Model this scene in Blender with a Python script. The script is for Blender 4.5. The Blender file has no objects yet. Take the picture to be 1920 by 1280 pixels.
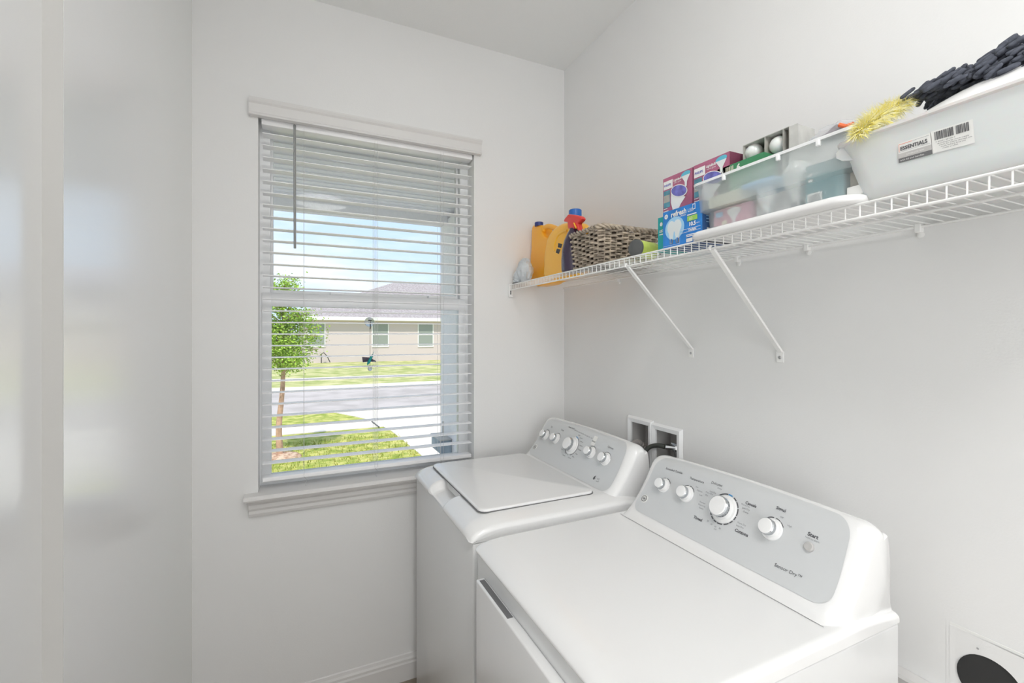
import bpy, bmesh, math, random
from mathutils import Vector, Matrix
random.seed(7)
SC = bpy.context.scene
COL = SC.collection
# ------------------------------------------------------------------ camera
FP = 863.0                                   # focal length in pixels of the 1920 px frame
YAW = math.atan(402 / 863.0)
cd = bpy.data.cameras.new('camera'); cam = bpy.data.objects.new('camera', cd); COL.objects.link(cam)
cd.sensor_width = 36.0; cd.lens = FP / 1920 * 36.0; cd.clip_start = 0.02; cd.clip_end = 400
cd.shift_y = -14.0 / 1920
cam.location = (0, 0, 1.55); cam.rotation_euler = (math.radians(90), 0, -YAW)
SC.camera = cam
# ------------------------------------------------------------------ world
W = bpy.data.worlds.new('sky'); SC.world = W; W.use_nodes = True
nt = W.node_tree; nt.nodes.clear()
def N(t, tree=None, **k):
    n = (tree or nt).nodes.new(t)
    for a, b in k.items(): setattr(n, a, b)
    return n
wo = N('ShaderNodeOutputWorld'); bg = N('ShaderNodeBackground'); tc = N('ShaderNodeTexCoord')
sep = N('ShaderNodeSeparateXYZ'); rmp = N('ShaderNodeValToRGB'); noi = N('ShaderNodeTexNoise'); mp = N('ShaderNodeMapping')
mix = N('ShaderNodeMixRGB'); r2 = N('ShaderNodeValToRGB')
nt.links.new(tc.outputs['Generated'], sep.inputs[0]); nt.links.new(sep.outputs['Z'], rmp.inputs[0])
rmp.color_ramp.elements[0].color = (.64, .79, .97, 1); rmp.color_ramp.elements[1].color = (.34, .54, .88, 1)
rmp.color_ramp.elements[0].position = 0.0; rmp.color_ramp.elements[1].position = 0.7
mp.inputs['Scale'].default_value = (1.3, 1.3, 5.0)
nt.links.new(tc.outputs['Generated'], mp.inputs[0]); nt.links.new(mp.outputs[0], noi.inputs['Vector'])
noi.inputs['Scale'].default_value = 2.4; noi.inputs['Detail'].default_value = 5; noi.inputs['Roughness'].default_value = .55
nt.links.new(noi.outputs[0], r2.inputs[0]); r2.color_ramp.elements[0].position = .42; r2.color_ramp.elements[1].position = .68
nt.links.new(r2.outputs[0], mix.inputs[0]); nt.links.new(rmp.outputs[0], mix.inputs[1]); mix.inputs[2].default_value = (.86, .90, .98, 1)
nt.links.new(mix.outputs[0], bg.inputs[0]); bg.inputs[1].default_value = 1.3
nt.links.new(bg.outputs[0], wo.inputs[0])
# ------------------------------------------------------------------ sun and lamps
def light(name, typ, loc, energy, color=(1, 1, 1), **k):
    d = bpy.data.lights.new(name, typ); d.energy = energy; d.color = color
    for a, b in k.items(): setattr(d, a, b)
    o = bpy.data.objects.new(name, d); COL.objects.link(o); o.location = loc; return o
sun = light('sun', 'SUN', (0, -5, 9), 4.0, (1.0, .95, .86), angle=math.radians(.6))
_E = math.radians(58); _A = math.radians(20)
sdir = Vector((math.sin(_A) * math.cos(_E), math.cos(_A) * math.cos(_E), -math.sin(_E)))
sun.rotation_euler = sdir.to_track_quat('-Z', 'Y').to_euler()
LAMP = (.36, .55); FILL_LAMP = (.22, -.62)
LAMP_E = (16.5, 27.5)     # emission of the ceiling lamp and of the added rear fill lamp
# fill light added behind the camera to brighten the right wall
l3 = light('rear_fill_light', 'AREA', (-.37, -2.15, 1.25), 43, (.96, .98, 1.0), shape='RECTANGLE', size=1.5, size_y=1.4)
l3.rotation_euler = (math.radians(90), 0, math.radians(-90))
SC.view_settings.view_transform = 'Standard'; SC.view_settings.look = 'None'
SC.view_settings.exposure = 0.0; SC.view_settings.gamma = 1.0; SC.view_settings.use_curve_mapping = False
SC.cycles.use_denoising = True; SC.cycles.max_bounces = 14; SC.cycles.diffuse_bounces = 8
SC.cycles.glossy_bounces = 5; SC.cycles.transmission_bounces = 8; SC.cycles.transparent_max_bounces = 24
SC.cycles.caustics_reflective = False; SC.cycles.caustics_refractive = False; SC.cycles.sample_clamp_indirect = 6

# ------------------------------------------------------------------ projection helper: pixel of the 1920 frame -> point on a plane
F_ = (math.sin(YAW), math.cos(YAW)); R_ = (math.cos(YAW), -math.sin(YAW)); HC = 1.55
def ray(x, y):
    l = (x - 960) / FP; return (F_[0] + l * R_[0], F_[1] + l * R_[1], -(y - 626) / FP)
def onX(x, y, X): r = ray(x, y); t = X / r[0]; return Vector((X, r[1] * t, HC + r[2] * t))
def onY(x, y, Y): r = ray(x, y); t = Y / r[1]; return Vector((r[0] * t, Y, HC + r[2] * t))
def onZ(x, y, Z): r = ray(x, y); t = (Z - HC) / r[2]; return Vector((r[0] * t, r[1] * t, Z))

# ------------------------------------------------------------------ materials
def mat(name, col, rough=.5, metal=0, spec=.5, bump=0, bscale=300, var=0, vscale=8, coat=0, trans=0, alpha=1, sub=0, emis=None, ior=1.45, bdist=.001):
    m = bpy.data.materials.new(name); m.use_nodes = True; t = m.node_tree; p = t.nodes['Principled BSDF']
    p.inputs['Base Color'].default_value = (*col, 1); p.inputs['Roughness'].default_value = rough
    p.inputs['Metallic'].default_value = metal; p.inputs['Specular IOR Level'].default_value = spec
    p.inputs['Coat Weight'].default_value = coat; p.inputs['Coat Roughness'].default_value = .08
    p.inputs['Transmission Weight'].default_value = trans; p.inputs['Alpha'].default_value = alpha; p.inputs['IOR'].default_value = ior
    if sub: p.inputs['Subsurface Weight'].default_value = sub; p.inputs['Subsurface Scale'].default_value = .02
    tcn = None
    if bump or var:
        tcn = t.nodes.new('ShaderNodeTexCoord')
    if bump:
        n = t.nodes.new('ShaderNodeTexNoise'); n.inputs['Scale'].default_value = bscale; n.inputs['Detail'].default_value = 3
        b = t.nodes.new('ShaderNodeBump'); b.inputs['Strength'].default_value = bump; b.inputs['Distance'].default_value = bdist
        t.links.new(tcn.outputs['Object'], n.inputs['Vector']); t.links.new(n.outputs[0], b.inputs['Height']); t.links.new(b.outputs[0], p.inputs['Normal'])
    if var:
        n = t.nodes.new('ShaderNodeTexNoise'); n.inputs['Scale'].default_value = vscale; n.inputs['Detail'].default_value = 5
        h = t.nodes.new('ShaderNodeHueSaturation'); h.inputs['Color'].default_value = (*col, 1)
        mr = t.nodes.new('ShaderNodeMapRange'); mr.inputs['From Min'].default_value = .3; mr.inputs['From Max'].default_value = .7
        mr.inputs['To Min'].default_value = 1 - var; mr.inputs['To Max'].default_value = 1 + var
        t.links.new(tcn.outputs['Object'], n.inputs['Vector']); t.links.new(n.outputs[0], mr.inputs[0]); t.links.new(mr.outputs[0], h.inputs['Value'])
        t.links.new(h.outputs[0], p.inputs['Base Color'])
    return m
def two(name, c1, c2, scale, rough=.9, bump=.3, bscale=60, lo=.4, hi=.6, bdist=.02):
    m = mat(name, c1, rough, bump=bump, bscale=bscale, bdist=bdist, spec=.2); t = m.node_tree; p = t.nodes['Principled BSDF']
    tcn = t.nodes.new('ShaderNodeTexCoord'); n = t.nodes.new('ShaderNodeTexNoise'); n.inputs['Scale'].default_value = scale; n.inputs['Detail'].default_value = 6
    r = t.nodes.new('ShaderNodeValToRGB'); r.color_ramp.elements[0].color = (*c1, 1); r.color_ramp.elements[1].color = (*c2, 1)
    r.color_ramp.elements[0].position = lo; r.color_ramp.elements[1].position = hi
    t.links.new(tcn.outputs['Object'], n.inputs['Vector']); t.links.new(n.outputs[0], r.inputs[0]); t.links.new(r.outputs[0], p.inputs['Base Color'])
    return m
def frosted(name, col, tr=.35, rough=.35):
    m = bpy.data.materials.new(name); m.use_nodes = True; t = m.node_tree; p = t.nodes['Principled BSDF']
    p.inputs['Base Color'].default_value = (*col, 1); p.inputs['Roughness'].default_value = rough
    out = t.nodes['Material Output']; mx = t.nodes.new('ShaderNodeMixShader'); tp = t.nodes.new('ShaderNodeBsdfTransparent'); tl = t.nodes.new('ShaderNodeBsdfTranslucent')
    m2 = t.nodes.new('ShaderNodeMixShader'); tl.inputs[0].default_value = (*col, 1); m2.inputs[0].default_value = .4
    t.links.new(p.outputs[0], m2.inputs[1]); t.links.new(tl.outputs[0], m2.inputs[2])
    mx.inputs[0].default_value = tr; t.links.new(m2.outputs[0], mx.inputs[1]); t.links.new(tp.outputs[0], mx.inputs[2]); t.links.new(mx.outputs[0], out.inputs[0])
    return m
def glass_mat(name, tint=(.98, .99, .985)):
    m = bpy.data.materials.new(name); m.use_nodes = True; t = m.node_tree; t.nodes.clear()
    out = t.nodes.new('ShaderNodeOutputMaterial'); tp = t.nodes.new('ShaderNodeBsdfTransparent'); gl = t.nodes.new('ShaderNodeBsdfGlossy')
    fr = t.nodes.new('ShaderNodeFresnel'); mx = t.nodes.new('ShaderNodeMixShader'); tp.inputs[0].default_value = (*tint, 1)
    gl.inputs['Roughness'].default_value = .01; fr.inputs[0].default_value = 1.15
    t.links.new(fr.outputs[0], mx.inputs[0]); t.links.new(tp.outputs[0], mx.inputs[1]); t.links.new(gl.outputs[0], mx.inputs[2]); t.links.new(mx.outputs[0], out.inputs[0])
    return m
M = {}
M['wall'] = mat('wall_paint', (.80, .80, .795), .75, bump=.25, bscale=220, spec=.3)
M['wallR'] = M['wall']
M['wallL'] = mat('satin_paint', (.72, .725, .725), .22, spec=1.0, coat=1.0, ior=2.3); M['wallL'].node_tree.nodes['Principled BSDF'].inputs['Coat Roughness'].default_value = .20
M['ceil'] = mat('ceiling_paint', (.86, .87, .865), .85, bump=.3, bscale=160, spec=.2)
M['trim'] = mat('trim_paint', (.73, .72, .71), .45, bump=.05)
M['edge'] = mat('edge_shade_tone', (.52, .515, .50), .8)  # greyed to stand in for shade on the left wall's edge strip
M['floor'] = mat('floor_vinyl', (.30, .25, .20), .45, var=.2, vscale=3)
M['white'] = mat('white_vinyl', (.90, .91, .92), .35)
M['slat'] = mat('blind_white', (.92, .92, .93), .38)
M['slatdark'] = mat('cord_grey', (.62, .62, .62), .6)
M['wand'] = mat('wand_plastic', (.42, .43, .43), .25, trans=.3)
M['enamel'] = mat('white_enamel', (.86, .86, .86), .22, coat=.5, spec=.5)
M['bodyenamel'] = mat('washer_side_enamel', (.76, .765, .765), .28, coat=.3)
M['panel'] = mat('silver_panel', (.64, .655, .665), .35, metal=.05)
M['chrome'] = mat('chrome', (.62, .64, .66), .16, metal=1)
M['knob'] = mat('knob_white', (.88, .88, .88), .25, coat=.3)
M['print'] = mat('dark_print', (.09, .09, .10), .6)
M['printg'] = mat('grey_print', (.30, .31, .33), .6)
M['printb'] = mat('blue_print', (.06, .30, .62), .5)
M['dark'] = mat('dark_gap', (.03, .03, .03), .7)
M['slot'] = mat('dark_recess', (.16, .16, .165), .5)
M['wire'] = mat('white_wire', (.86, .86, .85), .3, coat=.3)
M['screw'] = mat('screw_metal', (.45, .45, .46), .3, metal=1)
M['orange'] = mat('orange_plastic', (1.0, .46, .02), .28, coat=.2, sub=.1)
M['orange2'] = mat('amber_plastic', (1.0, .52, .04), .28, coat=.2, sub=.1)
M['navy'] = mat('navy_cap', (.03, .05, .22), .4)
M['bluecap'] = mat('blue_cap', (.03, .15, .50), .35)
M['red'] = mat('red_trigger', (.75, .06, .05), .3)
M['plum'] = mat('dark_plum_bottle', (.045, .03, .06), .15, coat=.5)
M['black'] = mat('black_plastic', (.03, .03, .032), .4)
M['wicker'] = mat('grey_wicker', (.40, .335, .265), .7, var=.5, vscale=38, bump=.4, bscale=200)
M['wickerd'] = mat('wicker_core', (.12, .095, .075), .9)
M['lime'] = mat('lime_label', (.60, .72, .12), .4, var=.15, vscale=30)
M['canend'] = mat('dark_can_end', (.10, .105, .105), .45)
M['cream'] = mat('cream_can', (.72, .70, .55), .4)
M['teal'] = mat('teal_card', (.02, .38, .38), .5)
M['tealg'] = mat('grey_teal_card', (.14, .32, .35), .5)
M['blue'] = mat('blue_card', (.03, .22, .62), .4, var=.25, vscale=14)
M['blued'] = mat('navy_card', (.03, .09, .24), .45)
M['ltblue'] = mat('pale_blue_print', (.35, .62, .85), .5)
M['burg'] = mat('burgundy_card', (.42, .13, .22), .45, var=.15, vscale=20)
M['burgd'] = mat('dark_burgundy_card', (.18, .04, .08), .5)
M['pink'] = mat('pink_card_top', (.62, .35, .42), .5)
M['tealph'] = mat('teal_photo', (.10, .28, .36), .5, var=.3, vscale=40)
M['viol'] = mat('violet_lens', (.16, .16, .48), .25, var=.3, vscale=60)
M['cyan'] = mat('cyan_lens', (.12, .48, .62), .3)
M['label'] = mat('white_label', (.82, .82, .80), .5)
M['lgreen'] = mat('green_print', (.32, .60, .12), .5)
M['green'] = mat('green_card', (.06, .26, .12), .45)
M['card'] = mat('grey_cardboard', (.40, .39, .355), .85, var=.1, vscale=40, bump=.2)
M['cardl'] = mat('light_cardboard', (.56, .555, .53), .85, var=.08, vscale=40)
M['bulb'] = mat('bulb_glass', (.82, .83, .82), .18, coat=.6, sub=.15)
M['bin'] = frosted('frosted_clear_plastic', (.76, .80, .80), .56, .3)
M['binw'] = mat('milky_white_plastic', (.74, .75, .75), .32, sub=.2)
M['lidw'] = mat('white_lid_plastic', (.86, .86, .86), .25, coat=.3)
M['film'] = frosted('clear_film', (.85, .86, .90), .62, .15)
M['brown'] = mat('brown_grey_cloth', (.24, .20, .21), .8, var=.4, vscale=50)
M['redor'] = mat('orange_red_plastic', (.90, .18, .06), .4)
M['ylw'] = mat('yellow_fluff', (.97, .88, .22), .8)
M['ylwp'] = mat('pale_yellow_fluff', (.95, .93, .68), .8)
M['charc'] = mat('charcoal_chenille', (.075, .082, .105), .9, var=.3, vscale=120, bump=.6, bscale=500)
M['rag'] = mat('pale_grey_film', (.62, .66, .69), .35, var=.12, vscale=25)
M['rubber'] = mat('black_rubber', (.05, .055, .05), .45)
M['ghose'] = mat('grey_hose', (.30, .28, .27), .5)
M['boxin'] = mat('outlet_box_plastic', (.52, .51, .50), .6)
M['stucco'] = mat('pale_stucco', (.86, .85, .86), .95, bump=.9, bscale=26, bdist=.01, spec=.1)
M['soffit'] = mat('soffit_vinyl', (.88, .87, .88), .7)
M['hwall'] = mat('cream_stucco', (.62, .54, .53), .95, bump=.3, bscale=10, spec=.1)
M['roof'] = two('shingle_roof', (.30, .26, .26), (.42, .38, .38), 9, bump=.2)
M['fascia'] = mat('white_fascia', (.85, .85, .83), .6)
M['hglass'] = mat('dim_window_glass', (.30, .33, .30), .15)
M['grass'] = two('lawn_grass', (.27, .33, .06), (.55, .52, .17), 4.5, bump=1.0, bscale=14, bdist=.05)
M['grass2'] = two('dry_lawn_grass', (.32, .36, .12), (.56, .52, .27), 1.5, bump=.8, bscale=9, bdist=.05)
M['road'] = two('asphalt', (.40, .36, .34), (.50, .45, .43), 1.2, bump=.2)
M['conc'] = two('concrete', (.66, .60, .53), (.74, .68, .60), 1.5, bump=.1)
M['leaf'] = mat('oak_leaf', (.33, .50, .06), .6, var=.45, vscale=9)
M['bark'] = mat('pinkish_bark', (.52, .33, .24), .9, var=.3, vscale=12, bump=.5, bscale=40, bdist=.01)
M['mulch'] = two('mulch', (.35, .20, .13), (.65, .48, .36), 14, bump=.8, bscale=30)
M['ubox'] = mat('slate_blue_box', (.30, .36, .42), .6, var=.3, vscale=9)
M['glass'] = glass_mat('window_glass')
M['clear'] = mat('clear_plastic', (.75, .8, .8), .1, trans=.7)
for k in (0, 1):
    M['lampglow%d' % k] = m = mat('lamp_diffuser', (.9, .9, .88), .4); p = m.node_tree.nodes['Principled BSDF']
    p.inputs['Emission Color'].default_value = (1, .985, .965, 1); p.inputs['Emission Strength'].default_value = LAMP_E[k]

# ------------------------------------------------------------------ mesh builder
LAY = [0]
class MB:
    def __init__(s): s.v = []; s.f = []; s.m = []; s.mats = []
    def mi(s, m):
        if m not in s.mats: s.mats.append(m)
        return s.mats.index(m)
    def add(s, vs, fs, m):
        k = len(s.v); i = s.mi(m); s.v += [tuple(v) for v in vs]
        for f in fs: s.f.append([a + k for a in f]); s.m.append(i)
        return s
    def box(s, a, b, m, bev=0):
        x0, y0, z0 = [min(p, q) for p, q in zip(a, b)]; x1, y1, z1 = [max(p, q) for p, q in zip(a, b)]
        if not bev:
            return s.add([(x0, y0, z0), (x1, y0, z0), (x1, y1, z0), (x0, y1, z0), (x0, y0, z1), (x1, y0, z1), (x1, y1, z1), (x0, y1, z1)],
                         [(0, 3, 2, 1), (4, 5, 6, 7), (0, 1, 5, 4), (1, 2, 6, 5), (2, 3, 7, 6), (3, 0, 4, 7)], m)
        bm = bmesh.new(); bmesh.ops.create_cube(bm, size=1)
        for v in bm.verts: v.co = Vector(((x0 + x1) / 2 + v.co.x * (x1 - x0), (y0 + y1) / 2 + v.co.y * (y1 - y0), (z0 + z1) / 2 + v.co.z * (z1 - z0)))
        bmesh.ops.bevel(bm, geom=bm.edges[:], offset=bev, segments=3, affect='EDGES', profile=.5)
        return s.addbm(bm, m)
    def addbm(s, bm, m):
        bm.verts.index_update(); s.add([v.co for v in bm.verts], [[v.index for v in f.verts] for f in bm.faces], m); bm.free(); return s
    def tube(s, pts, r, m, n=8, caps=True, closed=False):
        pts = [Vector(p) for p in pts]; rr = r if isinstance(r, (list, tuple)) else [r] * len(pts)
        vs = []; fs = []; L = len(pts); up = None
        for i, p in enumerate(pts):
            a = pts[(i - 1) % L] if (i > 0 or closed) else p; b = pts[(i + 1) % L] if (i < L - 1 or closed) else p
            d = (b - a).normalized()
            if up is None: up = d.orthogonal().normalized()
            up = (up - d * up.dot(d)); up = up.normalized() if up.length > 1e-6 else d.orthogonal().normalized()
            w = d.cross(up)
            for k in range(n):
                t = 2 * math.pi * k / n; vs.append(p + (up * math.cos(t) + w * math.sin(t)) * rr[i])
        for i in range(L if closed else L - 1):
            j = (i + 1) % L
            for k in range(n): fs.append((i * n + k, i * n + (k + 1) % n, j * n + (k + 1) % n, j * n + k))
        if caps and not closed: fs.append(tuple(range(n - 1, -1, -1))); fs.append(tuple((L - 1) * n + k for k in range(n)))
        return s.add(vs, fs, m)
    def lathe(s, prof, o, ax, m, n=28, mats=None, sx=1, sy=1):
        o = Vector(o); ax = Vector(ax).normalized(); u = ax.orthogonal().normalized(); w = ax.cross(u)
        if abs(ax.z) > .99: u = Vector((1, 0, 0)); w = Vector((0, 1, 0))
        vs = []
        for r, h in prof:
            for k in range(n):
                t = 2 * math.pi * k / n; vs.append(o + ax * h + u * (r * math.cos(t) * sx) + w * (r * math.sin(t) * sy))
        for i in range(len(prof) - 1):
            mm = mats[i] if mats else m
            s.add([], [], mm)
        k0 = len(s.v); s.v += [tuple(v) for v in vs]
        for i in range(len(prof) - 1):
            ii = s.mi(mats[i] if mats else m)
            for k in range(n):
                s.f.append([k0 + i * n + k, k0 + i * n + (k + 1) % n, k0 + (i + 1) * n + (k + 1) % n, k0 + (i + 1) * n + k]); s.m.append(ii)
        if prof[0][0] > 1e-5: s.f.append([k0 + k for k in range(n - 1, -1, -1)]); s.m.append(s.mi(mats[0] if mats else m))
        if prof[-1][0] > 1e-5: s.f.append([k0 + (len(prof) - 1) * n + k for k in range(n)]); s.m.append(s.mi(mats[-1] if mats else m))
        return s
    def loft(s, loops, m, cap0=True, cap1=True):
        n = len(loops[0]); vs = [p for l in loops for p in l]; fs = []
        for i in range(len(loops) - 1):
            for k in range(n): fs.append((i * n + k, i * n + (k + 1) % n, (i + 1) * n + (k + 1) % n, (i + 1) * n + k))
        if cap0: fs.append(tuple(range(n - 1, -1, -1)))
        if cap1: fs.append(tuple((len(loops) - 1) * n + k for k in range(n)))
        return s.add(vs, fs, m)
    def grid(s, rows, m):
        n = len(rows[0]); vs = [p for r in rows for p in r]
        fs = [(i * n + k, i * n + k + 1, (i + 1) * n + k + 1, (i + 1) * n + k) for i in range(len(rows) - 1) for k in range(n - 1)]
        return s.add(vs, fs, m)
    def poly(s, pts, m): return s.add(pts, [tuple(range(len(pts)))], m)
    def text(s, body, size, fn, m, align='LEFT', bold=0, sub=False):
        LAY[0] += 1
        c = bpy.data.curves.new('t', 'FONT'); c.body = body; c.size = size; c.align_x = align; c.resolution_u = 3; c.offset = bold
        o = bpy.data.objects.new('t', c); COL.objects.link(o)
        dg = bpy.context.evaluated_depsgraph_get(); me = bpy.data.meshes.new_from_object(o.evaluated_get(dg))
        s.add([fn(v.co.x, v.co.y) for v in me.vertices], [tuple(p.vertices) for p in me.polygons], m)
        bpy.data.objects.remove(o); bpy.data.curves.remove(c); bpy.data.meshes.remove(me); return s
    def plate(s, outlines, fn, ext, bev, m, res=3):
        """closed outlines (first the outside, then holes) in a plane, thickened with a round bevel"""
        c = bpy.data.curves.new('p', 'CURVE'); c.dimensions = '2D'; c.fill_mode = 'BOTH'; c.extrude = ext; c.bevel_depth = bev; c.bevel_resolution = res; c.offset = -bev
        for ol in outlines:
            sp = c.splines.new('POLY'); sp.points.add(len(ol) - 1); sp.use_cyclic_u = True
            for i, (x, y) in enumerate(ol): sp.points[i].co = (x, y, 0, 1)
        o = bpy.data.objects.new('p', c); COL.objects.link(o)
        dg = bpy.context.evaluated_depsgraph_get(); me = bpy.data.meshes.new_from_object(o.evaluated_get(dg))
        s.add([fn(v.co.x, v.co.y, v.co.z) for v in me.vertices], [tuple(p.vertices) for p in me.polygons], m)
        bpy.data.objects.remove(o); bpy.data.curves.remove(c); bpy.data.meshes.remove(me); return s
    def obj(s, name, parent=None, smooth=True, angle=35, kind=None, label=None):
        me = bpy.data.meshes.new(name); me.from_pydata(s.v, [], s.f); me.update()
        for m in s.mats: me.materials.append(m)
        me.polygons.foreach_set('material_index', s.m)
        bm = bmesh.new(); bm.from_mesh(me); bmesh.ops.remove_doubles(bm, verts=bm.verts, dist=2e-5)
        bmesh.ops.recalc_face_normals(bm, faces=bm.faces)
        if smooth:
            for f in bm.faces: f.smooth = True
            for e in bm.edges:
                if len(e.link_faces) == 2 and e.calc_face_angle(0) > math.radians(angle): e.smooth = False
        bm.to_mesh(me); bm.free()
        o = bpy.data.objects.new(name, me); COL.objects.link(o)
        if parent is not None:
            o.parent = parent; o.location = -Vector(WP[parent.name])
            WP[o.name] = (0, 0, 0)
        else: WP[o.name] = (0, 0, 0)
        if kind: o['kind'] = kind
        if label: o['label'] = label
        return o
WP = {}
def rebase(o, loc):
    """move the origin of a one-mesh thing to its base, shape unchanged"""
    o.data.transform(Matrix.Translation(-Vector(loc))); o.location = loc; WP[o.name] = tuple(loc); return o
def tag(o, label, cat, group=None):
    o['label'] = label; o['category'] = cat
    if group: o['group'] = group
    return o
def thing(name, loc, label, cat, group=None):
    o = bpy.data.objects.new(name, None); COL.objects.link(o); o.location = loc; o.empty_display_size = .05
    WP[o.name] = tuple(loc); return tag(o, label, cat, group)
def struct(name, mb, smooth=False, parent=None): return mb.obj(name, parent, smooth=smooth, kind='structure')
def rrect(x0, x1, y0, y1, r, z, n=6):
    pts = []
    for cx, cy, a in ((x1 - r, y1 - r, 0), (x0 + r, y1 - r, 90), (x0 + r, y0 + r, 180), (x1 - r, y0 + r, 270)):
        for k in range(n + 1):
            t = math.radians(a + 90 * k / n); pts.append(Vector((cx + r * math.cos(t), cy + r * math.sin(t), z)))
    return pts
def lerp(a, b, t): return a + (b - a) * t
def sm(t): t = max(0, min(1, t)); return t * t * (3 - 2 * t)

# ------------------------------------------------------------------ room
XW, YWL, XL, CZ = 1.272, 2.08, -.36, 2.935
WX0, WX1, WZ0, WZ1 = -.142, .768, .90, 2.43
YO = 2.33
YB = -3.0
mb = MB(); mb.box((XL - .6, YB - .1, -.12), (XW + .1, YO, 0), M['floor']); struct('floor', mb)
mb = MB(); mb.box((XL - .6, YB - .1, CZ), (XW + .1, YO, CZ + .1), M['ceil']); struct('ceiling', mb)
mb = MB()
mb.box((XL - .6, YWL, 0), (WX0, YO, CZ), M['wall']); mb.box((WX1, YWL, 0), (XW + .1, YO, CZ), M['wall'])
mb.box((WX0, YWL, 0), (WX1, YO, WZ0), M['wall']); mb.box((WX0, YWL, WZ1), (WX1, YO, CZ), M['wall'])
struct('wall_back', mb)
OB = (1.268, 1.545, .985, 1.195)      # opening of the laundry outlet box Y0 Y1 Z0 Z1
VC = (.435, .842, .052)               # dryer vent hole Y Z R
mb = MB(); X2 = XW + .1
mb.box((XW, YB, 0), (X2, OB[0], CZ), M['wallR'])
mb.box((XW, OB[1], 0), (X2, YWL, CZ), M['wallR'])
mb.box((XW, OB[0], 0), (X2, OB[1], OB[2]), M['wallR']); mb.box((XW, OB[0], OB[3]), (X2, OB[1], CZ), M['wallR'])
struct('wall_right', mb)
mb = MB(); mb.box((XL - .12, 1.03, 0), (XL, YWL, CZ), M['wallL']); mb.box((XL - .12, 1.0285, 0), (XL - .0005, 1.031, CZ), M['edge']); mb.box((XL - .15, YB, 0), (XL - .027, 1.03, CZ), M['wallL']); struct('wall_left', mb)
mb = MB(); mb.box((XL - .6, YB - .1, 0), (X2, YB, CZ), M['wall']); struct('wall_front', mb)
# baseboards
def baseprof(): return [(0, 0), (.014, 0), (.014, .075), (.011, .082), (.011, .092), (.007, .10), (.004, .112), (0, .115)]
mb = MB(); P = baseprof()
mb.loft([[Vector((x, YWL - d, z)) for d, z in P] for x in (XL, XW)], M['trim']); mb.obj('baseboard_back', kind='structure', smooth=False)
mb = MB(); mb.loft([[Vector((XW - d, y, z)) for d, z in P] for y in (YB, YWL - .015)], M['trim']); mb.obj('baseboard_right', kind='structure', smooth=False)
# window header trim and stool with apron
mb = MB()
pr = [(0, 0), (.026, 0), (.028, .006), (.024, .012), (.024, .045), (.030, .052), (.034, .060), (.034, .066), (0, .066)]
mb.loft([[Vector((x, YWL - d, WZ1 - .022 + z)) for d, z in pr] for x in (WX0 - .03, WX1 + .03)], M['trim'])
mb.obj('trim_1', kind='structure', smooth=False)
mb = MB()
pr = [(0, .022), (.050, .022), (.056, .017), (.058, .009), (.054, .002), (.036, 0), (.034, -.010), (.026, -.018), (.024, -.034), (.018, -.044), (.018, -.056), (.013, -.068), (0, -.070)]
mb.loft([[Vector((x + (0 if z > 0 else sx * .014), YWL - d, WZ0 + z)) for d, z in pr] for x, sx in ((WX0 - .045, 1), (WX1 + .045, -1))], M['trim'])
mb.box((WX0 + .001, YWL - .001, WZ0 + .0005), (WX1 - .001, 2.17, WZ0 + .022), M['trim'])
mb.obj('trim_2', kind='structure', smooth=False)

# ------------------------------------------------------------------ window
WIN = bpy.data.objects.new('window_1', None); COL.objects.link(WIN); WIN.location = (.31, 2.17, WZ0); WIN['kind'] = 'structure'; WP['window_1'] = (.31, 2.17, WZ0)
mb = MB(); w = M['white']; y0, y1 = 2.172, 2.245
zb = WZ0 + .022
mb.box((WX0, y0, zb), (WX0 + .035, y1, WZ1), w); mb.box((WX1 - .035, y0, zb), (WX1, y1, WZ1), w)
mb.box((WX0 + .035, y0, WZ1 - .03), (WX1 - .035, y1, WZ1), w); mb.box((WX0 + .035, y0, zb), (WX1 - .035, y1, zb + .02), w)
for xx in (WX0 + .035, WX1 - .038): mb.box((xx, y0 + .002, 1.72), (xx + .003, y0 + .022, WZ1 - .03), w)
mb.obj('window_frame', WIN, smooth=False)
def sash(name, x0, x1, z0, z1, ya, yb, st, bot, top):
    mb = MB()
    mb.box((x0, ya, z0), (x0 + st, yb, z1), w, .003); mb.box((x1 - st, ya, z0), (x1, yb, z1), w, .003)
    mb.box((x0 + st - .002, ya, z0), (x1 - st + .002, yb, z0 + bot), w, .003); mb.box((x0 + st - .002, ya, z1 - top), (x1 - st + .002, yb, z1), w, .003)
    o = mb.obj(name, WIN)
    ym = (ya + yb) / 2
    mb = MB(); mb.box((x0 + st, ym - .0015, z0 + bot), (x1 - st, ym + .0015, z1 - top), M['glass']); g = mb.obj('pane', o, smooth=False); g.location = (0, 0, 0)
    return o
ls = sash('lower_sash', WX0 + .007, WX1 - .014, zb + .012, 1.722, 2.164, 2.195, .036, .030, .056)
us = sash('upper_sash', WX0 + .036, WX1 - .038, 1.690, WZ1 - .028, 2.206, 2.232, .012, .048, .012)
mb = MB()
for xx in (.16, .60): mb.box((xx - .03, 2.170, 1.722), (xx + .03, 2.200, 1.734), w, .003)
o = mb.obj('sash_lock', ls); o.location = (0, 0, 0)

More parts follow.
